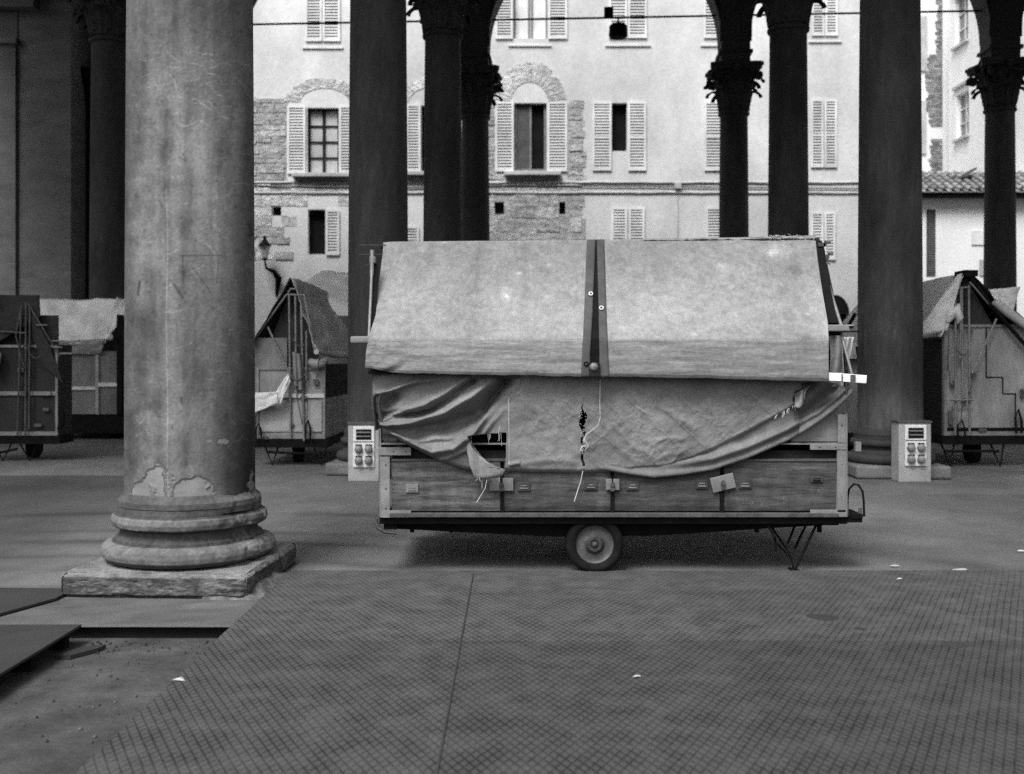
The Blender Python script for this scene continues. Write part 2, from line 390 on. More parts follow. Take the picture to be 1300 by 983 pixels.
def capital_mb():
    b = MB(); h = ZS - ZN
    # astragal + bell
    b.lathe([(rad(8.3), 8.22), (rad(8.3) + .05, 8.25), (rad(8.3) + .055, 8.30), (rad(8.3) + .01, 8.33), (.36, 8.36), (.37, 8.8), (.42, 9.2), (.55, 9.42)], 32)
    # abacus, concave sides
    pts = []
    for q in range(4):
        a0 = PI / 4 + q * PI / 2
        for s_ in (-.09, .09):
            pts.append((1.0 * math.cos(a0 + s_) * .86, 1.0 * math.sin(a0 + s_) * .86))
        for k in range(1, 6):
            t = k / 6; a = a0 + .09 + t * (PI / 2 - .18); r = .86 * (1 - .36 * math.sin(PI * t))
            pts.append((r * math.cos(a), r * math.sin(a)))
    pts = [rot2(x, y, -AL) for x, y in pts]
    b.prism([(x, y, 9.46) for x, y in pts], (0, 0, .10))
    b.prism([(x * 1.06, y * 1.06, 9.55) for x, y in pts], (0, 0, .09))
    # two rows of acanthus leaves
    random.seed(5)
    for row, (zb, hh, r0, out, w, nn) in enumerate(((8.36, .52, .40, .26, .17, 8), (8.55, .68, .42, .32, .18, 8))):
        for q in range(nn):
            a = (q + .5 * row) * 2 * PI / nn - AL
            ca, sa = math.cos(a), math.sin(a)
            def leaf(u, v, zb=zb, hh=hh, r0=r0, out=out, w=w, ca=ca, sa=sa):
                s_ = (u - .5) * 2
                jag = 1 - .28 * (math.sin(v * 22) > 0) * abs(s_)
                ww = w * (.75 + .5 * math.sin(PI * min(v, 1) ** .8)) * (1 - .55 * max(0, v - .75) / .25) * jag
                if v < .72: r = r0 + .05 * v + .10 * v * v; z = zb + hh * v / .72
                else:
                    t = (v - .72) / .28 * PI * 1.05
                    r = r0 + .09 + out * .5 * (1 - math.cos(t)) ; z = zb + hh + .10 * math.sin(t) - .05 * (1 - math.cos(t))
                r += -.05 * s_ * s_ + .02 * math.cos(s_ * 9)
                return (ca * r - sa * s_ * ww, sa * r + ca * s_ * ww, z)
            b.grid(leaf, 8, 18)
    # corner volutes and small inner ones
    for q in range(4):
        a = PI / 4 + q * PI / 2 - AL
        for off in (-.075, .075):
            pts = []
            for k in range(26):
                t = k / 25
                if t < .4: r, z = .42 + .30 * (t / .4), 8.95 + .42 * (t / .4) ** .8
                else:
                    th = (t - .4) / .6 * 3.6 * PI; R_ = .12 * (1 - (t - .4) / .6 * .75)
                    r, z = .74 + R_ * math.sin(th), 9.27 + R_ * math.cos(th)
                pts.append((math.cos(a) * r - math.sin(a) * off, math.sin(a) * r + math.cos(a) * off, z))
            b.tube(pts, .038, 6)
        a2 = a + PI / 4
        b.lathe([(.01, 9.36), (.085, 9.42), (.1, 9.5), (.085, 9.58), (.01, 9.62)], 10, (math.cos(a2) * .60, math.sin(a2) * .60), wob=.02)
    b.v = [(x, y, 8.2 + (z - 8.3) * .92 if z > 8.3 else z - .1) for x, y, z in b.v]
    return b

# fine front column with its own wear and painted edge shading ------------------------------------------------
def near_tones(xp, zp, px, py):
    """wear and painted light fall-off of the front column, one value per vertex; px,py are the marks' measured places"""
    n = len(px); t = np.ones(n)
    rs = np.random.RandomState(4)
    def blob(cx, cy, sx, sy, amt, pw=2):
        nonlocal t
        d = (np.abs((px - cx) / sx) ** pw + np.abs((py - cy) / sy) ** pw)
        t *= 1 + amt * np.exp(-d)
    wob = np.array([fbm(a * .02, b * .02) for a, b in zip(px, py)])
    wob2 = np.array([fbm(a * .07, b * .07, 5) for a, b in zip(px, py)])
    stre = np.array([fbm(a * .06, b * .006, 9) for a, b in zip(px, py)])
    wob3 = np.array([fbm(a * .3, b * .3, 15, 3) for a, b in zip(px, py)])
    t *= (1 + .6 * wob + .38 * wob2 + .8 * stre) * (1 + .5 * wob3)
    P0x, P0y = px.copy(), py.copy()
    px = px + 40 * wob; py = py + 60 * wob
    blob(285, 30, 38, 70, -.38); blob(190, 50, 18, 60, -.15); blob(242, 240, 40, 130, .38); blob(168, 200, 12, 400, -.22); blob(170, 470, 16, 130, -.22); blob(180, 250, 14, 60, -.25)  # tall blobs along both edges, here and below: light fall-off painted in
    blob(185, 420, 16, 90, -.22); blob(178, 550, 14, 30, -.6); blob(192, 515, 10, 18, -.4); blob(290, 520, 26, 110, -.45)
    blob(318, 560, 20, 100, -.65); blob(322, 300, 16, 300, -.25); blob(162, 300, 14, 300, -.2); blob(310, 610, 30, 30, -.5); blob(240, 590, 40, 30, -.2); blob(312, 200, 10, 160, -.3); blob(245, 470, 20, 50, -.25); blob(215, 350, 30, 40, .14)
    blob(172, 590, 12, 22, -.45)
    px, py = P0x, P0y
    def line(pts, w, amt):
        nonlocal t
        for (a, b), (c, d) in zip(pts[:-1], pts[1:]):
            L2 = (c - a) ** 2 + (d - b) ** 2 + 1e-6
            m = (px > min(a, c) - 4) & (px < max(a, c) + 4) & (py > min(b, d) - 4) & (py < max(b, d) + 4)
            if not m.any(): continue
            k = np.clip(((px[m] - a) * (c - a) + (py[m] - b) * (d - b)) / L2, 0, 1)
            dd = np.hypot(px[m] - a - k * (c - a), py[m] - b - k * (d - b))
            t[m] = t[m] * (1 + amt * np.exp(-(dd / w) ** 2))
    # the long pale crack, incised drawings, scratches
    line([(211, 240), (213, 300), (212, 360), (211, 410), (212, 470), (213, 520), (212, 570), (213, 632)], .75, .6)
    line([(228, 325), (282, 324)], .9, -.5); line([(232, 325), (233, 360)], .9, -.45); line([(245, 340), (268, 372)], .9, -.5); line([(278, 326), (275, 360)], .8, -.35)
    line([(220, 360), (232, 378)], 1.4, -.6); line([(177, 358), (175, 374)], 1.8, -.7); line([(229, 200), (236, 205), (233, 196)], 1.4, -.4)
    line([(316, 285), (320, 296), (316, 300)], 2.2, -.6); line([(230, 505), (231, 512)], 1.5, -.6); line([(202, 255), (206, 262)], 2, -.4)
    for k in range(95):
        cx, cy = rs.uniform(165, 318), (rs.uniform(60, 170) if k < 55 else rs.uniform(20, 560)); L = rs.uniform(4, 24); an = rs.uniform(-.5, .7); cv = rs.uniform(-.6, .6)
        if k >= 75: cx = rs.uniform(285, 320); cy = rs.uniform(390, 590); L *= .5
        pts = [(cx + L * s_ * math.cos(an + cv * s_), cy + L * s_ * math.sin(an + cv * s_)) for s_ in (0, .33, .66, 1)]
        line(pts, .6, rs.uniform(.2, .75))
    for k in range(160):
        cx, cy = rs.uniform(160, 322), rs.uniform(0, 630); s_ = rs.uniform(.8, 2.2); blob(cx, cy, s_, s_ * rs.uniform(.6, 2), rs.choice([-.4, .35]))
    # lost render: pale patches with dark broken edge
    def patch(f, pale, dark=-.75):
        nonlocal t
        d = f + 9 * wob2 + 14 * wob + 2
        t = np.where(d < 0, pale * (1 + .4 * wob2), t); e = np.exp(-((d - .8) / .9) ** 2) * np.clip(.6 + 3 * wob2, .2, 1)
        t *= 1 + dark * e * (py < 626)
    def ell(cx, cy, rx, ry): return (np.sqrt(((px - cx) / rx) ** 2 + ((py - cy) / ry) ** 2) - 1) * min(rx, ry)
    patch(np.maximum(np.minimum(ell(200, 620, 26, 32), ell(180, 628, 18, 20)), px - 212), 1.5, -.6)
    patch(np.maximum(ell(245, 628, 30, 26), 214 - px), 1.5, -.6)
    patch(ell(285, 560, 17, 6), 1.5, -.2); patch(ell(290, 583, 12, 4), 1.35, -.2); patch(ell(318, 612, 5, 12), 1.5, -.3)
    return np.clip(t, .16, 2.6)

def make_front_column():
    cx, cy = P(0, 0)
    root = empty('stone_column', (cx, cy, 0), 'massive scratched column standing on a broad plinth in front, left of the trailer', 'column', 'columns of the loggia')
    # shaft
    b = MB(); nz, na = 660, 420
    vs = []; px = []; py = []
    amid = -PI / 2 + math.atan2(-cx, cy)       # direction facing the viewer
    zz = [ .62 + (4.6 - .62) * k / nz for k in range(nz + 1)] + [5.5, 6.5, 7.4, 8.25]
    for z in zz:
        for k in range(na):
            a = 2 * PI * k / na
            r = rad(z) * 1.045
            vs.append([r * math.cos(a), r * math.sin(a), z])
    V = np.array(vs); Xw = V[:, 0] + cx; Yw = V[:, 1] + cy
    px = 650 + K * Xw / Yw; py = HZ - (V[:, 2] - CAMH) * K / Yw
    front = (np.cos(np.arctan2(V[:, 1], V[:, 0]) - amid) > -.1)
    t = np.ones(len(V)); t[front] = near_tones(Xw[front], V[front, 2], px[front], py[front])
    # lost render is also sunk a few mm
    def ell(cx_, cy_, rx, ry): return np.sqrt(((px - cx_) / rx) ** 2 + ((py - cy_) / ry) ** 2)
    sunk = front & ((np.minimum(ell(198, 622, 28, 30), ell(245, 628, 30, 24)) < 1) & (t > 1.3))
    sc = np.where(sunk, .006, 0)
    rr = np.hypot(V[:, 0], V[:, 1]); V[:, 0] *= (rr - sc) / rr; V[:, 1] *= (rr - sc) / rr
    m = len(zz)
    fs = [(i * na + k, i * na + (k + 1) % na, (i + 1) * na + (k + 1) % na, (i + 1) * na + k) for i in range(m - 1) for k in range(na)]
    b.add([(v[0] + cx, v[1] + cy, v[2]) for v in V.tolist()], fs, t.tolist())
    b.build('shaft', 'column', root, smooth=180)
    # base mouldings, chipped on the right
    prof = []
    for (r0, z0), (r1, z1) in zip(BASEP[:-1], BASEP[1:]):
        for q in range(4): prof.append((r0 + (r1 - r0) * q / 4, z0 + (z1 - z0) * q / 4))
    prof.append(BASEP[-1])
    b = MB(); n = 220; tones = []; vs = []
    for r, z in prof:
        for k in range(n):
            a = 2 * PI * k / n; ca, sa = math.cos(a), math.sin(a)
            d = (a - math.radians(-18) + PI) % (2 * PI) - PI
            chip = math.exp(-(d / .55) ** 2) * max(0, fbm(ca * 4, sa * 4, z * 5) + .22)
            rr = r * 1.02 + .006 * fbm(ca * 5, sa * 5, z * 10) + .003 * fbm(ca * 16, sa * 16, z * 30) - chip * (.14 if z < .5 else .04)
            vs.append((cx + rr * ca, cy + rr * sa, z + .004 * fbm(ca * 3, sa * 3, z)))
            dirt = 1 + .5 * fbm(ca * 6, sa * 6, z * 16) + .7 * fbm(ca * 22, sa * 22, z * 40)
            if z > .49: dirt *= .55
            if .30 < z < .40: dirt *= .38  # hollows between the mouldings toned darker for more contrast
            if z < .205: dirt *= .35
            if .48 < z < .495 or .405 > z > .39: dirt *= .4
            dirt += 1.2 * chip
            if -.6 < d < .2 and .41 < z < .53: dirt *= .6
            tones.append(max(.25, dirt))
    b.add(vs, [(i * n + k, i * n + (k + 1) % n, (i + 1) * n + (k + 1) % n, (i + 1) * n + k) for i in range(len(prof) - 1) for k in range(n)], tones)
    b.build('base', 'base', root, smooth=40)
    # plinth: worn block
    b = MB(); hw = .612; cx -= .022
    ns, nh = 110, 26
    def pl(side):
        def f(u, v):
            s_ = (u * 2 - 1) * hw
            top = .158; bulge = .02 * fbm(u * 6 + side * 9, v * 3) + .012 * fbm(u * 22 + side, v * 9)
            e = hw - .03 * max(0, (v - .75) / .25) ** 2 + bulge * .8 + .006 * fbm(u * 60 + side, v * 22) - (.02 if v < .1 else 0)
            cor = .05 * max(0, abs(u * 2 - 1) - .93) / .07
            x, y = s_ * (1 - cor * .3), -e + cor * .4
            if side == 1 and False: pass
            x, y = rot2(x, y, side * PI / 2)
            x, y = rot2(x, y, -AL)
            return (cx + x, cy + y, .004 + (top - .004) * v + (.008 * fbm(u * 5, side) if v > .9 else 0))
        return f
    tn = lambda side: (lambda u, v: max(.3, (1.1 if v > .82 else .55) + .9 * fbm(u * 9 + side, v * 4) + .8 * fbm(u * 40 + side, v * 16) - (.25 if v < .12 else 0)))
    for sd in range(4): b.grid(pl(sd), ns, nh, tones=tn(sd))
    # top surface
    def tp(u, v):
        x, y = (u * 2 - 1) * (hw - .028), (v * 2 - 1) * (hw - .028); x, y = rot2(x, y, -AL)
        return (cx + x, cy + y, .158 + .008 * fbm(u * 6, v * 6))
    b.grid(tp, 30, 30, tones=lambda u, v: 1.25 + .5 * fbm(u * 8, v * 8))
    b.build('plinth', 'plinth', root, smooth=50)
    cx += .022
    # mortar rubble heaped against the right corner
    b = MB()
    def hp(u, v):
        x = .30 + .52 * u; y = -.62 + .85 * v
        x, y = rot2(x, y, -AL)
        hgt = .19 * max(0, math.sin(PI * min(1, u * .9 + .35))) * math.sin(PI * v) ** .6 * (1 - u ** 3)
        return (cx + x, cy + y, -.005 + hgt + .03 * fbm(u * 5, v * 6) * (hgt > .01))
    b.grid(hp, 36, 40, tones=lambda u, v: max(.4, 1.0 + 1.2 * fbm(u * 7, v * 9)))
    b.build('mortar_patch', 'plinth', root, smooth=60)
    cb = capital_mb(); cb.v = [(x + cx, y + cy, z) for x, y, z in cb.v]
    cb.build('capital', 'capital', root, smooth=40)
    return root

make_front_column()

def make_column(marks=False):
    root = empty('stone_column', (0, 0, 0), kind='thing')
    b = MB(); zz = [.62 + (8.25 - .62) * k / 260 for k in range(261)]
    n = 110; vs = []; tt = []
    for z in zz:
        for k in range(n):
            a = 2 * PI * k / n; r = rad(z) + .002 * fbm(math.cos(a) * 3, math.sin(a) * 3, z)
            vs.append((r * math.cos(a), r * math.sin(a), z))
            q = 1 + .5 * fbm(math.cos(a) * 2, math.sin(a) * 2, z * .8) + .5 * fbm(math.cos(a) * 6, math.sin(a) * 6, z * 2)
            if z < 1.9: q *= 1 + .5 * max(0, min(1, (1.3 - z))) + .5 * fbm(math.cos(a) * 7, math.sin(a) * 7, z * 1.2)
            q *= 1 + .5 * fbm(math.cos(a) * 14, math.sin(a) * 14, z * 5)
            if marks:
                q *= 1 + .5 * max(0, min(1, (1.15 - z) / .3)) - .35 * math.exp(-((z - 1.5) / .35) ** 2)
                m_ = fbm(math.cos(a) * 9 + 5, math.sin(a) * 9, z * 6)
                q *= 1 + 3.5 * max(0, m_ - .12) * math.exp(-((z - 1.95) / .45) ** 2) * (math.sin(a) < 0)
            tt.append(max(.3, q))
    b.add(vs, [(i * n + k, i * n + (k + 1) % n, (i + 1) * n + (k + 1) % n, (i + 1) * n + k) for i in range(len(zz) - 1) for k in range(n)], tt)
    b.build('shaft', 'shadedcol', root, smooth=180)
    b = MB(); b.lathe([(.40, .19)] + BASEP, 64, wob=.012); b.build('base', 'shadedcol', root, smooth=45)
    b = MB()
    c = [rot2(x, y, -AL) for x, y in ((-.6, -.6), (.6, -.6), (.6, .6), (-.6, .6))]
    b.prism([(x, y, .004) for x, y in c], (0, 0, .165)); b.build('plinth', 'base', root, bevel=.03)
    capital_mb().build('capital', 'capital', root, smooth=40)
    return root

colproto = make_column()
seen = [((0, 1), 'dark smooth column standing behind the left edge of the trailer roof canvas', 1.05),
        ((1, 1), 'tall dark column right of the trailer with chalky scratches at mid height', 1.0),
        ((0, 2), 'dark column rising behind the roof ridge, left one of the touching pair', 1.0),
        ((1, 2), 'black column rising behind the right end of the roof ridge', 1.0),
        ((-1, 2), 'shadowy column at far left between the stone pier and the big front column', 1.0),
        ((0, 3), 'slim far column with leafy capital, right one of the touching pair', 1.0),
        ((1, 3), 'slim far column with a full leafy capital between two arches, right of centre', 1.0),
        ((2, 3), 'slim far column with leafy capital at the right edge of the photo', 1.0)]
first = True
for (i, j), lb, q in seen:
    x, y = P(i, j)
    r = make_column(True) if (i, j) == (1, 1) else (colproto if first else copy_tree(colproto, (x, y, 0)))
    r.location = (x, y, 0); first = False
    tag(r, lb, 'column', 'columns of the loggia', 'thing')

# the arcade itself
lg = empty('loggia', (P(1, 1)[0], P(1, 1)[1], 0), 'dark vaulted stone loggia whose arches span the top of the photo', 'loggia')
W = .76
def arch(p, q, name='arch', top=13.9, th=.74):
    p, q = Vector((*p, 0)), Vector((*q, 0)); L = (q - p).length; d = (q - p) / L; nrm = Vector((-d.y, d.x, 0))
    r = (L - W) / 2; b = MB(); N = 40; vs = []
    for k in range(N + 1):
        a = PI - PI * k / N; s_ = L / 2 + r * math.cos(a); z = ZS + .63 + r * math.sin(a)
        for off in (-th / 2, th / 2):
            c = p + d * s_ + nrm * off
            vs += [(c.x, c.y, z), (c.x, c.y, top)]
    fs = []
    for k in range(N):
        o, n_ = k * 4, (k + 1) * 4
        fs += [(o, n_, n_ + 1, o + 1), (o + 2, o + 3, n_ + 3, n_ + 2), (o, o + 2, n_ + 2, n_), (o + 1, n_ + 1, n_ + 3, o + 3)]
    b.add(vs, fs)
    # archivolt moulding standing proud on both faces
    for sgn in (-1, 1):
        vs = []; o0 = th / 2 * sgn
        for k in range(N + 1):
            a = PI - PI * k / N
            for rr, oo in ((r + .002, o0), (r + .002, o0 + .05 * sgn), (r + .30, o0 + .05 * sgn), (r + .34, o0 + .02 * sgn), (r + .34, o0)):
                if True:
                    s_ = L / 2 + rr * math.cos(a); s_ = min(max(s_, W / 2), L - W / 2)
                    c = p + d * s_ + nrm * oo; vs.append((c.x, c.y, ZS + .63 + rr * math.sin(a)))
        b.add(vs, [(k * 5 + m_, k * 5 + m_ + 1, (k + 1) * 5 + m_ + 1, (k + 1) * 5 + m_) for k in range(N) for m_ in range(4)])
    b.build(name, 'dark_stone', lg, smooth=30)
IR, JR = range(-2, 4), range(0, 4)
for j in JR:
    for i in list(IR)[:-1]: arch(P(i, j), P(i + 1, j))
for i in IR:
    for j in list(JR)[:-1]: arch(P(i, j), P(i, j + 1))
b = MB()
for j in JR:
    for i in IR:
        x, y = P(i, j); c = [rot2(a, e, -AL) for a, e in ((-W / 2, -W / 2), (W / 2, -W / 2), (W / 2, W / 2), (-W / 2, W / 2))]
        b.prism([(x + a, y + e, ZS + .001) for a, e in c], (0, 0, 4.4))
        c = [(a * 1.16, e * 1.16) for a, e in c]
        b.prism([(x + a, y + e, ZS + .32) for a, e in c], (0, 0, .09))
b.build_each('impost', 'dark_stone', lg, b.n)
# vaults
b = MB(); R2 = (BX / 2) ** 2 + (BY / 2) ** 2 + .3
for i in list(IR)[:-1]:
    for j in list(JR)[:-1]:
        p0 = P(i, j)
        def va(u, v, p0=p0):
            a, e = BX * u, BY * v; x, y = rot2(a, e, -AL)
            return (p0[0] + x, p0[1] + y, ZS + .76 + math.sqrt(max(.01, R2 - (a - BX / 2) ** 2 - (e - BY / 2) ** 2)))
        b.grid(va, 20, 20)
b.build('vault', 'vault', lg, smooth=180)
b = MB(); cs = [P(-2, 0), P(3, 0), P(3, 3), P(-2, 3)]; cc = (sum(c[0] for c in cs) / 4, sum(c[1] for c in cs) / 4)
def grow(c, g_): d = Vector((c[0] - cc[0], c[1] - cc[1])); s_ = rot2(d.x, d.y, AL); s_ = (s_[0] + math.copysign(g_, s_[0]), s_[1] + math.copysign(g_, s_[1])); x, y = rot2(*s_, -AL); return (cc[0] + x, cc[1] + y)
b.prism([(*grow(c, .37), 13.9) for c in cs], (0, 0, 1.2))
b.prism([(*grow(c, .8), 15.1) for c in cs], (0, 0, .25))
b.build('attic', 'pier', lg)
# columns out of the frame that the arches still stand on
for j in JR:
    for i in IR:
        if (i, j) in [s_[0] for s_ in seen] or (i, j) == (0, 0) or (i, j) == (-2, 3): continue
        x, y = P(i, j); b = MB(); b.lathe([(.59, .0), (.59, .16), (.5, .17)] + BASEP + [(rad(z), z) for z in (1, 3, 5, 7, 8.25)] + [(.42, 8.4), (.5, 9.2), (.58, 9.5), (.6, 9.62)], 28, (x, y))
        b.build('outer_column', 'shadedcol', lg, smooth=40)
# corner pier (massive wall at the left) with pilaster strip and moulding
px_, py_ = P(-2, 3)
pr = 90; yf = 28.6
xr = X(90, yf)
b = MB(); b.box(-19.5, xr, yf, yf + 3.2, 0, 13.8)
o = b.build('corner_pier', 'pier', lg)
b = MB()
b.box(-19.3, X(22, yf), yf - .10, yf - .002, 0, Z(56, yf)); b.box(-19.4, X(25, yf) , yf - .2, yf - .003, Z(58, yf), Z(50, yf)); b.box(-19.4, X(50, yf), yf - .35, yf - .004, Z(14, yf), Z(-30, yf))
b.box(-19.4, X(23, yf), yf - .03, yf - .0025, Z(49, yf), Z(15, yf))
b.build('pilaster', 'pier', lg, bevel=.02)
b = MB(); b.box(xr + .003, X(113, yf) + 1.2, yf + 1.4, yf + 3.0, 0, 13.8)  # near-black block: the shade beside the pier put into its colour
b.build('recess_shade_block', 'shadeblack', lg)
b = MB(); b.lathe([(.52, 0), (.5, 8.1), (.56, 8.2), (.5, 8.3), (.55, 8.9), (.8, 9.6), (.8, 9.7)], 24, (X(101, 30) , yf + 1.35)); b.build('added_dark_shaft', 'shadeblack', lg, smooth=40)  # shaft added to keep the strip beside the pier dark
# tie rods in the far arches
b = MB(); zr = 10.85
p, q = Vector((*P(-2, 3), zr)), Vector((*P(3, 3), zr)); b.bar(p, q, .028)
b.build('tie_rod', 'black', lg)
# lantern hung from the rod
t_ = Vector((*P(0, 3), zr)); q = Vector((*P(1, 3), zr)); lp = t_ + (q - t_) * .50
lp = Vector((X(784, 28.7), 28.72, zr))
root = empty('hanging_lamp', tuple(lp), 'small black lamp hung from the iron tie rod in the central arch', 'lamp')
b = MB(); x, y, z = lp
b.bar((x + .02, y, z), (x + .02, y, z - .16), .025); b.bar((x - .14, y, z - .13), (x + .2, y, z - .13), .02); b.build('bracket', 'black', root)
b = MB(); b.lathe([(.08, z - .12), (.24, z - .2), (.26, z - .48), (.2, z - .53), (.02, z - .55)], 16, (x + .02, y)); b.build('housing', 'black', root, smooth=30)
b = MB(); b.box(x - .36, x - .12, y - .08, y + .08, z + .03, z + .30); b.build('junction_box', 'black', root, bevel=.01)

# ================================================================ BUILDINGS BEYOND
YF = 38.0
def wall_grid(b, x0, x1, z0, z1, y, holes, depth=.28, step=None):
    xs_ = sorted({x0, x1, *[h[0] for h in holes], *[h[1] for h in holes]}); zs_ = sorted({z0, z1, *[h[2] for h in holes], *[h[3] for h in holes]})
    for a, c in zip(xs_[:-1], xs_[1:]):
        for e, f in zip(zs_[:-1], zs_[1:]):
            mx, mz = (a + c) / 2, (e + f) / 2
            if any(h[0] < mx < h[1] and h[2] < mz < h[3] for h in holes): continue
            b.add([(a, y, e), (c, y, e), (c, y, f), (a, y, f)], [(0, 1, 2, 3)])
    for h in holes:
        a, c, e, f = h[:4]
        b.add([(a, y, e), (c, y, e), (c, y, f), (a, y, f), (a, y + depth, e), (c, y + depth, e), (c, y + depth, f), (a, y + depth, f)],
              [(0, 4, 5, 1), (1, 5, 6, 2), (2, 6, 7, 3), (3, 7, 4, 0)])

house = empty('town_house', (-2, YF, -.04), 'long pale plastered house with louvred shutters and patches of bare masonry beyond the loggia', 'house')
def hx(p): return X(p, YF)
def hz(p): return Z(p, YF)
# open windows: (x0,x1,ytop,ybot)
opens = [(390, 430, 137, 221, 'curtain'), (653, 694, 131, 218, 'dark'), (777, 796, 131, 192, 'dark'), (391, 413, 266, 323, 'dark'), (652, 695, -20, 49, 'pane'), (535, 560, 134, 217, 'dark')]
holes = [(hx(a), hx(c), hz(e), hz(d)) for a, c, d, e, k in opens]
doorx = (hx(1042), hx(1078), -.04, hz(398))
holes.append(doorx)
for (a, c, d, e) in ((345, 357, 262, 274), (628, 640, 256, 272), (710, 718, 256, 272)): holes.append((hx(a), hx(c), hz(e), hz(d)))
b = MB(); wall_grid(b, -22, hx(1112), -.1, 19, YF, holes)
b.box(-22, hx(1112), YF + 1.2, YF + 9, -.1, 19); b.box(-22, hx(1112) - .001, YF + .001, YF + 1.2, 18.9, 19.05)
b.add([(hx(1112), YF, -.1), (hx(1112), YF + 1.2, -.1), (hx(1112), YF + 1.2, 19), (hx(1112), YF, 19)], [(0, 1, 2, 3)])
b.build('wall', 'plaster', house)
for h in holes:
    b = MB(); b.box(h[0] - .2, h[1] + .2, YF + .285, YF + .6, h[2] - .1, h[3] + .1)
    k = holes.index(h)
    if k == 0:
        w = b.build('window', 'room', house)
        f = MB()
        cb = MB(); cb.box(h[0] + .03, h[1] - .03, YF + .255, YF + .275, h[2] + .05, h[3] - .03); cb.build('curtain', 'curtain', w)
        mx = (h[0] + h[1]) / 2
        for xx in (h[0] + .04, mx, h[1] - .04): f.box(xx - (.05 if xx == mx else .035), xx + (.05 if xx == mx else .035), YF + .2, YF + .25, h[2], h[3])
        for q in range(5): zq = h[2] + .04 + (h[3] - h[2] - .08) * q / 4; f.box(h[0], h[1], YF + .205, YF + .245, zq - .025, zq + .025)
        f.build('frame', 'darkwood', w)
    elif k == 1:
        w = b.build('window', 'room', house); f = MB(); mx = (h[0] + h[1]) / 2
        for xx in (h[0] + .05, mx, h[1] - .05): f.box(xx - .04, xx + .04, YF + .16, YF + .22, h[2], h[3])
        f.box(h[0], h[1], YF + .165, YF + .215, h[2] + .02, h[2] + .12); f.build('frame', 'knob', w)
        g_ = MB(); g_.box(h[0] + .1, mx - .05, YF + .18, YF + .19, h[2] + .12, h[3]); g_.build('pane', 'rust', w)
    elif k == 4:
        w = b.build('window', 'room', house); cb = MB(); cb.box(h[0] + .03, h[1] - .03, YF + .24, YF + .27, h[2] + .03, h[3]); cb.build('curtain', 'white', w)
        f = MB()
        for xx in (h[0] + .03, h[0] + .55, (h[0] + h[1]) / 2 + .05, h[1] - .03): f.box(xx - .03, xx + .03, YF + .18, YF + .235, h[2], h[3])
        f.build('frame', 'knob', w)
    elif k == 6: b.build('doorway', 'room', house)
    elif k < 6: b.build('window', 'room', house)
    else: b.build('putlog_hole', 'room', house)
# round head of the doorway
b = MB(); n = 20; mx = (doorx[0] + doorx[1]) / 2; r = (doorx[1] - doorx[0]) / 2
b.add([(mx, YF - .02, doorx[3])] + [(mx + r * math.cos(PI * k / n), YF - .02, doorx[3] + r * 1.3 * math.sin(PI * k / n)) for k in range(n + 1)], [(0, k + 1, k + 2) for k in range(n)])
b.build('doorway_arch', 'room', house)

def shutter(b, a, c, top, bot, y=YF - .07, split=None, n=22, open_low=False):
    """louvred leaf with frame, real slats"""
    x0, x1, z0, z1 = hx(a), hx(c), hz(bot), hz(top); t = .075; th = .045
    b.tone = 1.12
    b.box(x0, x0 + t, y, y + th, z0, z1); b.box(x1 - t, x1, y, y + th, z0, z1)
    zs_ = [z0, z1] if split is None else [z0, hz(split), z1]
    for zz in zs_:
        lo = zz if zz == z0 else (zz - t if zz == z1 else zz - t * .6)
        b.box(x0 + t, x1 - t, y, y + th, lo, lo + t * 1.1)
    b.tone = .8
    k = max(6, int(n * (z1 - z0) / 2.4))
    for q in range(k):
        z = z0 + t + (z1 - z0 - 2 * t) * (q + .5) / k; hh = (z1 - z0 - 2 * t) / k
        b.add([(x0 + t, y + .008, z - hh * .36), (x1 - t, y + .008, z - hh * .36), (x1 - t, y + .038, z + hh * .30), (x0 + t, y + .038, z + hh * .30)], [(0, 1, 2, 3)])
    b.tone = .12
    b.box(x0 + t, x1 - t, y + th + .002, y + th + .012, z0 + t, z1 - t); b.tone = 1.
leafs = [(365, 388, 135, 221, None), (431, 453, 135, 221, None), (388, 409, -20, 53, None), (410, 432, -20, 53, None),
         (629, 652, 130, 218, None), (695, 720, 130, 218, None), (752, 776, 130, 217, 175), (797, 820, 130, 217, 175), (894, 917, 130, 217, 174), (918, 940, 130, 217, 174),
         (1029, 1045, 127, 213, 172), (1046, 1062, 127, 213, 172), (516, 534, 133, 219, None), (560, 580, 133, 219, None),
         (776, 796, 264, 320, None), (798, 818, 264, 320, None), (896, 916, 264, 320, None), (917, 938, 264, 320, None), (1029, 1045, 270, 330, None), (1046, 1060, 270, 330, None),
         (414, 431, 267, 324, None), (512, 532, 288, 340, None),
         (629, 651, -20, 50, None), (696, 720, -20, 50, None), (773, 796, -20, 49, None), (797, 821, -20, 49, None), (893, 914, -20, 49, None), (915, 937, -20, 49, None), (1030, 1046, -20, 46, None), (1047, 1063, -20, 46, None)]
for (a, c, t, e, sp) in leafs:
    b = MB(); shutter(b, a, c, t, e, split=sp); b.build('shutter', 'shutter', house)
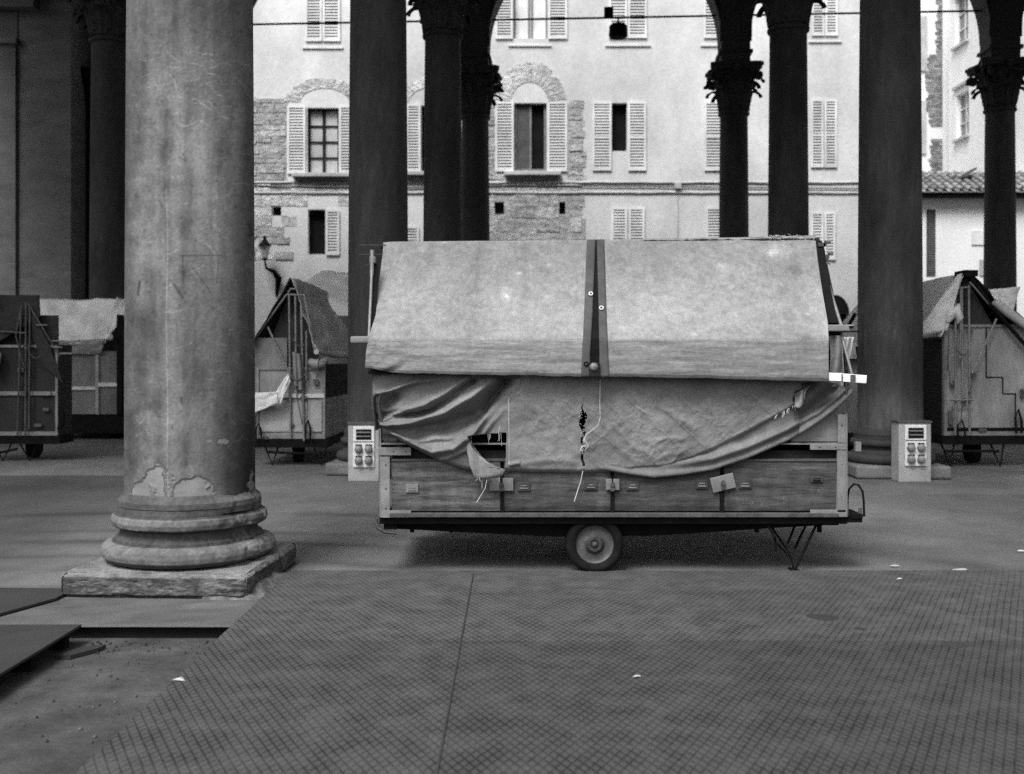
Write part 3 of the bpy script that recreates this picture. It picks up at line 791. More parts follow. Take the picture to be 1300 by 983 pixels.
# sills, string courses
for (a, c, y0, dpt) in ((372, 446, 221, .3), (640, 712, 219, .3), (512, 584, 219, .3)):
    b = MB(); b.box(hx(a), hx(c), YF - dpt, YF - .003, hz(y0 + 5), hz(y0)); b.tone = .5; b.box(hx(a) + .1, hx(c) - .1, YF - dpt * .6, YF - .004, hz(y0 + 9), hz(y0 + 5) - .002); b.build('sill', 'sill', house, bevel=.02)
for (a, c, y0) in ((645, 700, 57), (768, 826, 57), (889, 945, 57), (1026, 1068, 52), (384, 436, 60)):
    b = MB(); b.box(hx(a), hx(c), YF - .06, YF - .003, hz(y0 + 2.5), hz(y0)); b.build('sill', 'plaster', house, bevel=.01)
for y0 in (231, 244):
    b = MB(); b.tone = 1.
    b.grid(lambda u, v: (-22 + (hx(1108) + 22) * u, YF - .02 - .03 * math.sin(v * PI), hz(y0) + .04 * fbm(u * 40, y0) - .06 * v), 300, 4); b.build('string_course', 'sill', house, smooth=180, solid=.04)
# bare masonry: single stones with uneven tone
def stones(x0, x1, y0, y1, avoid, rows=.24, seed=1, mask=None, name='bare_masonry', tone=1.):
    random.seed(seed); b = MB(); z = hz(y1)
    while z < hz(y0):
        h = rows * random.uniform(.7, 1.3); x = hx(x0) + random.uniform(-.15, .1)
        while x < hx(x1):
            w = random.uniform(.3, 1.0); xx = min(x + w, hx(x1) + random.uniform(-.1, .1))
            mx, mz = (x + xx) / 2, z + h / 2
            nx_ = xx
            for a, c, t, e in avoid:
                if z < hz(t) and z + h > hz(e):
                    if x < hx(a) < xx: xx = hx(a)
                    elif hx(a) <= x < hx(c): x = hx(c); xx = max(xx, x + .01)
            mx = (x + xx) / 2
            bad = any(hx(a) - .01 < mx < hx(c) + .01 and hz(e) - .01 < mz < hz(t) + .01 for a, c, t, e in avoid)
            if not bad and (mask is None or mask(mx, mz)) and random.random() < .9 and xx - x > .12:
                b.tone = tone * random.uniform(.78, 1.15); j = random.uniform(.008, .045); gp = .004
                o = [random.uniform(-.012, .012) for _ in range(8)]
                vs = [(x + gp + o[0], YF + .002, z + gp), (xx - gp, YF + .002, z + gp + o[1]), (xx - gp + o[2], YF + .002, z + h - gp), (x + gp, YF + .002, z + h - gp + o[3])]
                vs += [(p_[0] + (.008 if k in (0, 3) else -.008), YF - j, p_[2] + (.006 if k < 2 else -.006)) for k, p_ in enumerate(vs)]
                b.add(vs, [(4, 5, 6, 7), (0, 1, 5, 4), (1, 2, 6, 5), (2, 3, 7, 6), (3, 0, 4, 7)])
            x = max(xx, nx_ if not bad else xx)
        z += h
    b.tone = tone * .45
    b.build(name, 'masonry', house)
av = [(364, 455, 134, 228), (640, 714, 130, 228), (345, 357, 262, 274), (628, 640, 256, 272), (710, 718, 256, 272), (391, 413, 265, 324), (500, 590, 130, 230), (628, 722, 129, 219)]
circ = lambda mx, mz: (mx - hx(415)) ** 2 + (mz - hz(300)) ** 2 > (50 * YF / K) ** 2
def backing(a, c, t, e, avoid, y_=.0025):
    b = MB(); hl = [(max(hx(a), hx(p)), min(hx(c), hx(q)), max(hz(e), hz(w_)), min(hz(t), hz(r_))) for p, q, r_, w_ in avoid if q > a and p < c and w_ > t and r_ < e]
    b.tone = .9; xs_ = sorted({hx(a), hx(c), *[h[0] for h in hl], *[h[1] for h in hl]}); zs_ = sorted({hz(e), hz(t), *[h[2] for h in hl], *[h[3] for h in hl]})
    for p, q in zip(xs_[:-1], xs_[1:]):
        for u_, w_ in zip(zs_[:-1], zs_[1:]):
            if any(h[0] < (p + q) / 2 < h[1] and h[2] < (u_ + w_) / 2 < h[3] for h in hl): continue
            b.add([(p, YF - y_, u_), (q, YF - y_, u_), (q, YF - y_, w_), (p, YF - y_, w_)], [(0, 1, 2, 3)])
    b.build('bare_masonry', 'masonry', house)
backing(302, 366, 127, 229, av); backing(304, 352, 247, 262, av); backing(603, 629, 129, 228, av); backing(720, 740, 129, 228, av); backing(603, 740, 247, 320, av)
stones(300, 364, 126, 229, av, .2, 2, tone=.95); stones(364, 450, 222, 231, av, .15, 3)
stones(300, 450, 247, 330, av, .34, 4, mask=circ, tone=1.22)
stones(722, 741, 128, 229, av, .22, 5, tone=1.0); stones(600, 741, 221, 229, av, .15, 6); stones(600, 741, 247, 322, av, .42, 7, tone=1.0)
stones(600, 628, 128, 228, av, .22, 8)
stones(300, 322, 126, 330, [], .22, 9)
# relieving arches over windows, voussoirs
def reliev(cx, cy, ri, ro, asp, n, seed, a0=.1, a1=PI - .1, tone=1.):
    random.seed(seed); b = MB(); k0 = YF / K
    for k in range(n):
        b.tone = tone * random.uniform(.8, 1.1)
        s_, e = a0 + (a1 - a0) * k / n + .01, a0 + (a1 - a0) * (k + 1) / n - .01
        pts = []
        for a, r in ((s_, ri), (e, ri), (e, ro * random.uniform(.96, 1.04)), (s_, ro * random.uniform(.96, 1.04))):
            pts.append((hx(cx) + r * k0 * math.cos(a), YF + .002, hz(cy) + r * k0 * asp * math.sin(a)))
        b.prism(pts, (0, -.022, 0))
    b.build('relieving_arch', 'masonry', house)
reliev(672, 132, 24, 46, 1.15, 15, 11, tone=1.35); reliev(412, 132, 32, 52, .62, 15, 12, tone=1.25); reliev(548, 132, 30, 48, .7, 13, 13, tone=1.3)
b = MB(); b.bar((hx(860), YF - .03, hz(250)), (hx(860), YF - .03, hz(310)), .022); b.box(hx(856), hx(864), YF - .16, YF - .003, hz(240), hz(233)); b.build('conduit', 'sill', house)
b = MB(); b.tube([(hx(323), YF - .05, hz(236)), (hx(400), YF - .06, hz(238)), (hx(520), YF - .05, hz(239)), (hx(640), YF - .06, hz(236)), (hx(800), YF - .05, hz(237)), (hx(1100), YF - .05, hz(240))], .02); b.build('cable', 'rust', house)

# wall lantern
yl = YF - .55; root = empty('wall_lantern', (hx(340), YF, hz(330)), 'glass wall lantern on a scrolled iron bracket, just right of the big front column', 'lantern')
x = X(336, yl)
b = MB(); z0 = Z(328, yl)
b.lathe([(.10, z0), (.2, z0 + .42)], 6, (x, yl)); b.build('glass', 'curtain', root)
b = MB(); b.lathe([(.24, z0 + .42), (.2, z0 + .5), (.09, z0 + .62), (.05, z0 + .7), (.07, z0 + .75), (.01, z0 + .82)], 12, (x, yl)); b.lathe([(.02, z0 - .1), (.11, z0 - .03), (.1, z0)], 8, (x, yl)); b.build('cap', 'black', root)
b = MB(); b.tube([(x, yl, z0 - .08), (x + .05, yl + .05, z0 - .35), (x + .28, yl + .2, z0 - .45), (x + .42, yl + .35, z0 - .7), (x + .35, YF - .02, z0 - .95), (x + .3, YF - .02, z0 - 1.3)], [.03, .05, .09, .12, .09, .05], 8)
b.build('bracket', 'black', root, smooth=60)

# low tiled house at the right
YL = 40.0
low = empty('tiled_house', (X(1240, YL), YL, -.04), 'low pale house with a pantiled roof at the far right', 'house')
b = MB(); dk = [(X(1176, YL), X(1188, YL), Z(352, YL), Z(266, YL))]
wall_grid(b, X(1112, YL) + .2, X(1420, YL), -.1, Z(243, YL), YL, dk, .12); b.box(X(1112, YL) + .2, X(1420, YL), YL + .3, YL + 5.2, -.1, Z(243, YL)); b.build('wall', 'brightplaster', low)
b = MB(); b.tone = .55; b.box(X(1100, YL), X(1425, YL), YL - .5, YL - .05, Z(252, YL), Z(247, YL)); b.tone = .3
for k in range(34): xx = X(1104, YL) + k * .29; b.box(xx, xx + .1, YL - .48, YL, Z(247, YL) + .002, Z(247, YL) + .1)
b.build('eaves', 'darkwood', low)
b = MB(); random.seed(8)
z0, y0_ = Z(246, YL - .6), YL - .6
for k in range(62):
    xx = X(1095, YL) + k * .16
    for r_ in range(6):
        b.tone = random.uniform(.6, 1.25); ya = y0_ + r_ * .36; za = z0 + .13 + r_ * .17; ox = random.uniform(-.012, .012)
        up = k % 2 == 0
        vs = []
        for (yy, zz, rr) in ((ya, za, .095), (ya + .42, za + .17, .075)):
            for q in range(7):
                a = PI * q / 6
                vs.append((xx + ox + rr * math.cos(a), yy, zz + (rr * math.sin(a) if up else -rr * .6 * math.sin(a)) + (.03 if up else 0)))
        b.add(vs, [(q, q + 1, 8 + q, 7 + q) for q in range(6)])
b.add([(X(1090, YL), y0_, z0 + .05), (X(1430, YL), y0_, z0 + .05), (X(1430, YL), y0_ + 2.4, z0 + 1.15), (X(1090, YL), y0_ + 2.4, z0 + 1.15)], [(0, 1, 2, 3)])
b.build('roof', 'tile', low, solid=.015)
b = MB(); x0, x1, z0, z1 = dk[0]
for q in range(30): zq = z0 + (z1 - z0) * (q + .5) / 30; b.box(x0, x1, YL + .02, YL + .05, zq - .025, zq + .02)
b.box(x0, x1, YL + .08, YL + .11, z0, z1); b.build('dark_shutter', 'shutterdark', low)
b = MB(); b.box(X(1233, YL), X(1256, YL), YL - .05, YL - .003, Z(311, YL), Z(293, YL)); b.build('wall_plate', 'white', low)
b = MB(); b.box(X(1243, YL), X(1254, YL), YL - .05, YL - .003, Z(350, YL), Z(330, YL)); b.build('meter_box', 'sill', low)
b = MB(); b.box(X(1203, 40.9), X(1224, 40.9), 40.6, 41.4, Z(232, 40.9), Z(226, 40.9)); b.beam((X(1208, 41), 40.7, Z(231, 41)), (X(1232, 41), 40.7, Z(217, 41)), .5, .08); b.build('skylight', 'rust', low)

# corner house whose side wall runs away from us, and the far house behind
XC = 20.9
ch = empty('corner_house', (XC, 45, -.04), 'tall bright house at right whose side wall with two small windows recedes', 'house')
b = MB()
def side_wall(holes, y0, y1, z0, z1):
    ys = sorted({y0, y1, *[h[0] for h in holes], *[h[1] for h in holes]}); zs_ = sorted({z0, z1, *[h[2] for h in holes], *[h[3] for h in holes]})
    for a, c in zip(ys[:-1], ys[1:]):
        for e, f in zip(zs_[:-1], zs_[1:]):
            if any(h[0] < (a + c) / 2 < h[1] and h[2] < (e + f) / 2 < h[3] for h in holes): continue
            b.add([(XC, a, e), (XC, c, e), (XC, c, f), (XC, a, f)], [(0, 1, 2, 3)])
    for a, c, e, f in [h[:4] for h in holes]:
        b.add([(XC, a, e), (XC, c, e), (XC, c, f), (XC, a, f), (XC + .25, a, e), (XC + .25, c, e), (XC + .25, c, f), (XC + .25, a, f)], [(0, 4, 5, 1), (1, 5, 6, 2), (2, 6, 7, 3), (3, 7, 4, 0)])
def yat(px): return XC * K / (px - 650)
wn = []
for (pa, pb, zt, zb) in ((1214, 1230, Z(117, 48.9), Z(174, 48.9)), (1212, 1229, Z(-8, 48.9), Z(54, 48.9)), (1262, 1285, Z(100, 45.0), Z(162, 45)), (1262, 1285, 17.5, 19.4)):
    wn.append((yat(pb), yat(pa), zb, zt))
side_wall(wn, 42.1, 50.5, -.1, 21.0)
b.box(XC + .3, XC + 10, 42.1, 50.5, -.1, 21.0)
b.add([(XC, 42.1, -.1), (XC + .3, 42.1, -.1), (XC + .3, 42.1, 21), (XC, 42.1, 21)], [(0, 1, 2, 3)])
b.build('wall', 'brightplaster', ch)
for (a, c, e, f) in wn:
    q = MB(); q.box(XC + .24, XC + .3, a, c, e, f); w = q.build('window', 'knob', ch)
    q = MB()
    for yy in (a + .03, (a + c) / 2, c - .03): q.box(XC + .17, XC + .235, yy - .03, yy + .03, e, f)
    for k in range(4): zz = e + .03 + (f - e - .06) * k / 3; q.box(XC + .175, XC + .23, a, c, zz - .025, zz + .025)
    q.build('frame', 'shutter', w)
    q = MB(); q.box(XC - .16, XC - .003, a - .12, c + .12, e - .12, e - .01); q.build('sill', 'sill', w); q = MB(); q.box(XC - .13, XC - .003, a - .2, c + .2, f + .28, f + .42); q.build('hood', 'sill', w)
fh = empty('far_house', (19.5, 53, -.04), 'far pale house with ragged brick quoins, just right of the tall dark column', 'house')
b = MB(); b.box(17.0, 26, 52.0, 58, -.1, 23.0); b.build('wall', 'brightplaster', fh)
b = MB(); random.seed(12); z = Z(222, 51.9)
while z < 22.5:
    h = random.uniform(.10, .16); py = HZ - (z - CAMH) * K / 51.9
    l0 = 1182 if py > 150 else (1178 if py > 70 else 1190); w0 = 12 if py < 70 else 16
    if not (160 < py < 178):
        xl = X(l0 + random.uniform(-3, 3), 51.9); xr_ = X(1197, 51.9)
        xx = xl
        while xx < xr_:
            w = random.uniform(.2, .36); b.tone = random.uniform(.35, .75); b.box(xx, min(xx + w, xr_) - .012, 51.93, 51.998, z, z + h - .015); xx += w
    if py < 178 and py > 160 and b.v: b.build('brick_quoin', 'masonry', fh); b = MB()
    z += h
b.build('brick_quoin', 'masonry', fh)
for (a, c, t, e) in ((1173, 1177, 20, 90), (1173, 1176, 128, 195)):
    q = MB(); q.box(X(a - 8, 51.9), X(c, 51.9), 51.9, 51.998, Z(e, 51.9), Z(t, 51.9)); q.build('window', 'sill', fh)

# ================================================================ SERVICE PEDESTALS
def pedestal(px0, px1, ytop, y, label):
    x0, x1 = X(px0, y), X(px1, y); zt = Z(ytop, y)
    root = empty('power_pedestal', ((x0 + x1) / 2, y + .12, 0), label, 'power pedestal', 'power pedestals by the columns')
    b = MB(); b.box(x0, x1, y, y + .26, 0, zt - .02); b.build('cabinet', 'pedestal', root, bevel=.006)
    b = MB(); b.box(x0 - .012, x1 + .012, y - .015, y + .28, zt - .02, zt + .005); b.build('lid', 'rust', root, bevel=.004)
    cx = (x0 + x1) / 2 + .005; pw = .135
    b = MB(); b.box(cx - pw, cx + pw, y - .022, y - .001, zt - .56, zt - .045); pl_ = b.build('front_plate', 'pedplate', root, bevel=.008)
    b = MB(); b.box(cx - .095, cx + .095, y - .028, y - .0225, zt - .21, zt - .08); d = b.build('meter_window', 'black', root)
    b = MB()
    for k in range(2): b.box(cx - .085, cx + .085, y - .034, y - .0285, zt - .125 - .05 * k, zt - .11 - .05 * k)
    b.build('louvre', 'knob', d)
    b = MB(); b.box(cx - pw + .005, cx + pw - .005, y - .026, y - .0225, zt - .242, zt - .232); b.build('joint_strip', 'rust', root)
    for sx in (-.063, .063):
        for zz in (zt - .33, zt - .475):
            b = MB(); b.lathe([(.05, y - .0225), (.052, y - .035), (.045, y - .065), (.034, y - .075), (.0, y - .08)], 14, (cx + sx, zz), axis='y')
            s_ = b.build('socket_cap', 'knob', root, smooth=40)
            b = MB(); b.box(cx + sx - .04, cx + sx + .04, y - .04, y - .0225, zz + .047, zz + .06); b.build('hinge', 'black', s_)
pedestal(442, 481, 537, 13.30, 'light metal power pedestal with four sockets, beside the left end of the trailer')
pedestal(1141, 1182, 535, 13.22, 'light metal power pedestal with four sockets, before the tall column right of the trailer')

# ================================================================ MAIN TRAILER
YC = 7.45
tr = empty('market_trailer', (X(770, 8.1), 8.12, 0), 'large wooden trailer with pitched canvas roof and torn apron, standing in the middle', 'market trailer')
yb = 8.80
# chassis
b = MB()
b.box(X(486, YC), X(1073, YC), 7.60, yb, Z(667, 7.6) + .0, Z(655, 7.45) - .003)
b.prism([(X(500, 7.6), 7.62, Z(667, 7.6)), (X(1060, 7.6), 7.62, Z(667, 7.6)), (X(1000, 7.6), 7.62, Z(670, 7.6)), (X(830, 7.6), 7.62, Z(681, 7.6)), (X(700, 7.6), 7.62, Z(682, 7.6)), (X(500, 7.6), 7.62, Z(672, 7.6))], (0, 1.1, 0))
for px in (520, 570, 585, 597, 960, 1040): b.box(X(px, 7.6), X(px + 5, 7.6), 7.63, 7.66, Z(677, 7.6), Z(668, 7.6))
b.build('chassis', 'black', tr)
b = MB(); b.box(X(481, YC), X(1077, YC), 7.47, 7.60, Z(666, YC), Z(656, YC)); b.build('side_rail', 'black', tr, bevel=.004)
b = MB(); b.box(X(495, YC), X(1064, YC), 7.43, 7.47, Z(656.5, YC), Z(651, YC)); b.build('bottom_trim', 'rust', tr, bevel=.003)
# wheel
wx, wz, wr = X(755, 7.5), .206, .206
whl = MB(); prof = [(.135, 7.50), (.15, 7.485), (.175, 7.478), (.196, 7.488), (wr, 7.515), (wr, 7.575), (.196, 7.60), (.17, 7.61), (.135, 7.60)]
whl.lathe(prof, 64, (wx, wz), axis='y', caps=False)
wheel = whl.build('wheel', 'tyre', tr, smooth=60)
b = MB(); b.lathe([(.0, 7.50), (.012, 7.497), (.022, 7.494), (.024, 7.50), (.03, 7.503), (.033, 7.493), (.05, 7.493), (.058, 7.505), (.075, 7.522), (.118, 7.527), (.142, 7.515), (.152, 7.497), (.158, 7.487), (.162, 7.49), (.162, 7.52)], 64, (wx, wz), axis='y', caps=False)
b.t = [1.9 if (v[0] - wx) ** 2 + (v[2] - wz) ** 2 > .148 ** 2 else (.45 if (v[0] - wx) ** 2 + (v[2] - wz) ** 2 < .06 ** 2 else .62) for v in b.v]
b.build('rim', 'rim', wheel, smooth=35)
b = MB(); b.lathe([(.0, 7.478), (.012, 7.48), (.018, 7.486), (.02, 7.50)], 16, (wx, wz), axis='y', caps=False)
for k in range(4): b.lathe([(.0, 7.488), (.006, 7.49), (.007, 7.50)], 8, (wx + .042 * math.cos(k * PI / 2 + .4), wz + .042 * math.sin(k * PI / 2 + .4)), axis='y', caps=False)
b.build('hub', 'rust', wheel, smooth=40)
b = MB(); b.lathe([(r, y + 1.08) for r, y in prof], 40, (wx, wz), axis='y', caps=True); b.build('wheel', 'tyre', tr, smooth=60)
b = MB(); b.bar((wx, 7.55, wz), (wx, 8.7, wz), .03); b.build('axle', 'black', tr)
# chest: planked front between steel angles
x0, x1 = X(484, YC), X(1073, YC)
b = MB(); b.box(X(497, YC), X(1064, YC), 7.50, yb - .02, Z(656, YC), Z(573, YC)); b.build('chest', 'darkwood', tr)
def board_grid(b, xa, xb, za, zb, y, tone=1., nx=90, nz=14):
    b.grid(lambda u, v: (xa + (xb - xa) * u, y + .0015 * fbm(u * 50, v * 3), za + (zb - za) * v), nx, nz,
           tones=lambda u, v: tone * max(.35, 1 + .55 * fbm(u * 14 * (xb - xa), v * 2.2, xa) + .5 * fbm(u * 6 * (xb - xa), v * 16, xa + 4) + (.45 if v > .93 else 0) - (.35 if v < .08 else 0)))
    b.box(xa, xb, y + .004, y + .03, za, zb)
cols = [(497, 635), (640, 775), (780, 914), (920, 1062)]
tones_ = [1.15, .8, .75, .95]
for (a, c), tn_ in zip(cols, tones_):
    b = MB(); board_grid(b, X(a, YC), X(c, YC), Z(649, YC), Z(586, YC), 7.462, tn_)
    b.build('front_board', 'wood', tr)
b = MB()
for px in (637.5, 777.5, 917): b.box(X(px - 2.5, YC), X(px + 2.5, YC), 7.450, 7.470, Z(651, YC), Z(604, YC))
b.build_each('locking_strap', 'black', tr, b.n, bevel=.002)
b = MB(); b.box(X(497, YC), X(1063, YC), 7.452, 7.5, Z(586, YC) + .002, Z(583, YC)); b.build('front_moulding', 'wood', tr)
# upper box
b = MB(); b.box(X(500, YC), X(1060, YC), 7.63, yb - .02, Z(569, YC), Z(500, YC)); b.build('upper_panel', 'darkwood', tr)
b = MB(); b.box(X(1004, 7.48), X(1064, 7.48), 7.478, 7.484, Z(561, YC), Z(505, YC)); b.build('grey_panel', 'knob', tr)
b = MB()
b.box(X(482, YC), X(1074, YC), 7.442, 7.50, Z(564.5, YC), Z(562.5, YC)); 
b.build('drip_rail', 'steel', tr)
b = MB()
for (a, c, t, e) in ((484, 495, 580, 655), (481, 522, 568, 578), (1063, 1073, 526, 562), (1062, 1073, 572, 650), (1028, 1074, 564.5, 571), (1028, 1074, 647, 656), (484, 522, 648, 657)):
    b.box(X(a, YC), X(c, YC), 7.430 + .0023 * ((t + c) % 4), 7.446, Z(e, YC), Z(t, YC))
b.box(X(482, YC), X(484, YC), 7.44, 7.52, Z(657, YC), Z(540, YC)); b.box(X(1073, YC), X(1075.5, YC), 7.44, 7.52, Z(656, YC), Z(525, YC))
b.box(X(1071, 7.7), X(1078, 7.7), 7.43, 7.47, Z(573, YC), Z(561, YC))
random.seed(2)
b.build_each('corner_angle', 'steel', tr, b.n, bevel=.0015)
b = MB()
for (px, py) in ((490, 590), (490, 620), (490, 645), (1068, 540), (1068, 590), (1068, 630), (1040, 567.5), (1060, 567.5), (1040, 651), (1055, 651), (500, 573), (515, 573), (500, 652), (515, 652)):
    b.lathe([(.0, 7.430), (.005, 7.432), (.006, 7.437)], 8, (X(px, YC), Z(py, YC)), axis='y', caps=False)
b.build_each('rivet', 'rust', tr, b.n)
b = MB()
b.box(X(481, YC), X(483.5, YC), 7.46, 7.60, Z(606, YC), Z(560, YC)); b.build('edge_iron', 'rust', tr)
# small recessed catches
for (px, py, w, h) in ((523, 620, 8, 5.5), (665, 618, 8, 5.5), (750, 617, 8, 5), (803, 617, 8, 5.5), (891, 615, 8, 5.5), (946, 615, 8.5, 5.5), (1037, 609, 8, 3.5)):
    x, z = X(px, YC), Z(py, YC); k_ = YC / K
    b = MB(); b.tone = 1.0 if px == 523 else .7
    b.box(x - w * k_, x + w * k_, 7.449, 7.458, z - h * k_, z + h * k_); o = b.build('latch_plate', 'rust' if px != 523 else 'steel', tr, bevel=.002)
    b = MB(); b.box(x - w * .6 * k_, x + w * .6 * k_, 7.442, 7.4488, z - h * .5 * k_, z - h * .2 * k_); b.tube([(x - w * .5 * k_, 7.445, z), (x - w * .4 * k_, 7.436, z + .008), (x + w * .4 * k_, 7.436, z + .008), (x + w * .5 * k_, 7.445, z)], .003, 6); b.build('latch_handle', 'black' if px == 1037 else 'knob', o)
# hasps with padlocks
def hasp(px, py, w, h, tilt, two=False):
    x, z = X(px, YC), Z(py, YC); k_ = YC / K; b = MB()
    c, s_ = math.cos(tilt), math.sin(tilt)
    for xx in ((-w * .56, w * .56) if two else (0,)):
        ww = w * .45 if two else w
        pts = [(x + ((xx + a * ww) * c - e * h * s_) * k_, 7.436, z + ((xx + a * ww) * s_ + e * h * c) * k_) for a, e in ((-1, -1), (1, -1), (1, 1), (-1, 1))]
        b.prism(pts, (0, .012, 0))
    o = b.build('hasp', 'steel', tr, bevel=.002)
    b = MB(); b.lathe([(.0, 7.412), (.014, 7.414), (.017, 7.43), (.017, 7.4355)], 14, (x, z - .004), axis='y', caps=False); b.box(x - .013, x + .013, 7.418, 7.4355, z - .045, z - .018)
    b.tube([(x - .01, 7.426, z - .01), (x - .01, 7.426, z + .012), (x, 7.424, z + .02), (x + .01, 7.426, z + .012), (x + .01, 7.426, z - .01)], .003, 6)
    b.build('padlock', 'rust', o, smooth=40)
hasp(636.5, 615, 15, 8, 0, True); hasp(777.5, 615, 8.5, 7, 0, True); hasp(917.5, 613, 15, 9.5, math.radians(14))
# drawbar, hoop handle, prop legs, rear hook
b = MB(); b.box(X(1073, YC), X(1098, YC), 7.5, 7.75, Z(665, YC), Z(655, YC)); b.box(X(1083, YC), X(1098, YC), 7.49, 7.76, Z(660, YC) , Z(654, YC)); b.build('drawbar', 'black', tr, bevel=.004)
b = MB(); b.tube([U(1076, 656, 7.55), U(1076, 632, 7.55), U(1078, 621, 7.55), U(1084, 614.5, 7.55), U(1090, 616, 7.55), U(1095, 624, 7.55), U(1096.5, 636, 7.55), U(1097, 656, 7.55)], .008, 8); b.build('hoop_handle', 'black', tr, smooth=60)
b = MB(); b.box(X(1074, YC), X(1079, YC), 7.48, 7.55, Z(656, YC), Z(640, YC)); b.bar(U(1092, 652, 7.5), U(1092, 645, 7.5), .012); b.build('coupling', 'rust', tr)
def leg(pts, r=.010):
    b = MB(); b.tube(pts, r, 8); b.build('prop_leg', 'black', tr)
leg([U(1036, 667, 7.55), (X(1009, 7.55), 7.55, .012)]); leg([U(1009, 668, 7.7), U(1000, 690, 7.6)], .009)
leg([U(974, 667, 7.5), U(983, 680, 7.5), U(986, 700, 7.5)], .009); leg([U(978, 667, 7.75), U(1002, 702, 7.6), (X(1008, 7.6), 7.6, .012)], .008)
leg([(X(986, 7.5), 7.5, Z(690, 7.5)), (X(1000, 7.6), 7.6, Z(704, 7.6))], .007); leg([(X(1036, 8.5), 8.5, .36), (X(1009, 8.5), 8.5, .0)]); 
b = MB()
for p_ in (U(983, 681, 7.48), U(999, 704, 7.55)): b.lathe([(.0, p_[1] - .02), (.013, p_[1] - .015), (.013, p_[1] + .01), (.0, p_[1] + .015)], 8, (p_[0], p_[2]), axis='y', caps=False)
b.box(X(1003, 7.6), X(1013, 7.6), 7.54, 7.66, 0, .012); b.build('leg_joint', 'black', tr)
b = MB(); b.box(X(478, YC), X(485, YC), 7.48, 7.60, Z(660, YC), Z(646, YC)); b.build('rear_bracket', 'rust', tr, bevel=.003)
b = MB(); b.tube([U(479, 656, 7.5), U(477, 663, 7.5), U(481, 671, 7.5), U(490, 676, 7.5), U(504, 677, 7.5)], [.012, .014, .016, .014, .01], 8); b.build('rear_hook', 'rust', tr, smooth=60)
b = MB(); b.box(X(486, YC), X(503, YC), 7.5, 7.6, Z(674, YC), Z(664, YC)); b.build('rear_stop', 'black', tr, bevel=.004)

# roof frame and canvases
YR, ZR = 8.0, Z(303, 8.0)
def roof_y(py):           # front slope depth by height row
    if py <= 430: t = (py - 303) / 127; return YR + (7.30 - YR) * t
    return 7.30 - .045 * (py - 430) / 50
def interp(pts, q):
    for (a, va), (c, vc) in zip(pts[:-1], pts[1:]):
        if q <= c: return va + (vc - va) * max(0, (q - a)) / (c - a)
    return pts[-1][1]
leftE = [(303, 487), (320, 486), (360, 481), (400, 477), (425, 469), (445, 465), (470, 463.5), (490, 465)]
rightE = [(303, 1035), (330, 1038), (370, 1044), (410, 1051), (430, 1052), (490, 1052)]
bl0 = [(303, 745), (400, 741.5), (490, 737.5)]; bl1 = [(303, 756), (400, 752), (450, 749), (490, 749.5)]
br0 = [(303, 757.5), (400, 760), (450, 761), (490, 761)]; br1 = [(303, 767), (400, 770), (490, 774)]
def hem(px): return interp([(463, 467), (480, 470), (500, 474), (740, 478.5), (900, 481), (1052, 485)], px) + 2.2 * fbm(px * .02, 3.3) + .8 * fbm(px * .11, 5.1)
def top(px): return interp([(480, 308.5), (500, 307), (760, 304.5), (960, 301), (1036, 299)], px)
def roofpt(E0, E1, py0, py1):
    def f(u, v):
        # v: 0 ridge .. 1 hem
        pxm = interp(E0, 303) + (interp(E1, 303) - interp(E0, 303)) * u
        a, c = py0(pxm), py1(interp(E0, 480) + (interp(E1, 480) - interp(E0, 480)) * u)
        py = a + (c - a) * v
        px = interp(E0, py) + (interp(E1, py) - interp(E0, py)) * u
        y = roof_y(max(303, py))
        sag = .022 * math.sin(PI * min(1, max(0, (py - 303) / 127))) * (1 + .6 * fbm(px * .01, py * .012)) + .010 * fbm(px * .02, py * .03) + .004 * fbm(px * .09, py * .05, 2)
        y += sag
        if py > 432:                                   # worn lower band sags between the boards
            y += .006 * fbm(px * .02, py * .12, 3) + .006 * max(0, (py - c + 8) / 8)
            if px < 520:                                 # gathered corner
                wv = (520 - px) / 55
                y -= .03 * wv * math.exp(-((py - (478 - (px - 463) * .42)) / 5) ** 2) - .02 * wv * math.exp(-((py - (486 - (px - 463) * .42)) / 4) ** 2)
                y -= .02 * wv * fbm(px * .09, py * .09)
        zz = Z(py, y)
        return (X(px, y), y, zz)
    return f
def back(E0, E1):
    def f(u, v):
        px = interp(E0, 303) + (interp(E1, 303) - interp(E0, 303)) * u
        y = YR + .95 * v; pyt = top(px)
        return (X(px, YR), y, Z(pyt, YR) - 1.0 * v - .0)
    return f
def ctone(u, v, L):
    px = (470 + 280 * u) if L else (770 + 280 * u); py = 303 + 180 * v
    t = 1 + .22 * fbm(px * .006, py * .008, 2) + .18 * fbm(px * .03, py * .03, 4) + .34 * fbm(px * .22, py * .22, 6) - .5 * max(0, fbm(px * .035, py * .004, 44) - .12)
    t *= .80 + .30 * math.exp(-((py - 395) / 50) ** 2)
    if py > 432: t *= .97
    for (a, c, r_, amt) in ((643, 375, 16, .3), (645, 376, 3, .8), (660, 345, 3, .8), (700, 335, 3, .6), (600, 378, 6, .4), (545, 345, 12, .15), (1008, 320, 14, .7), (990, 323, 8, .6), (920, 340, 7, .5), (880, 425, 4, .5), (1026, 400, 3, .6), (1000, 370, 9, -.2), (985, 350, 14, -.2), (1020, 345, 10, -.25), (1020, 430, 10, -.3), (500, 340, 10, .2)):
        d = ((px - a) ** 2 + ((py - c) * 1.6) ** 2) / (r_ * r_)
        if d < 6: t *= 1 + amt * math.exp(-d) * (1 + 1.2 * fbm(px * .4, py * .4))
    if top and v < .012: t *= 1.15
    return max(.3, t)
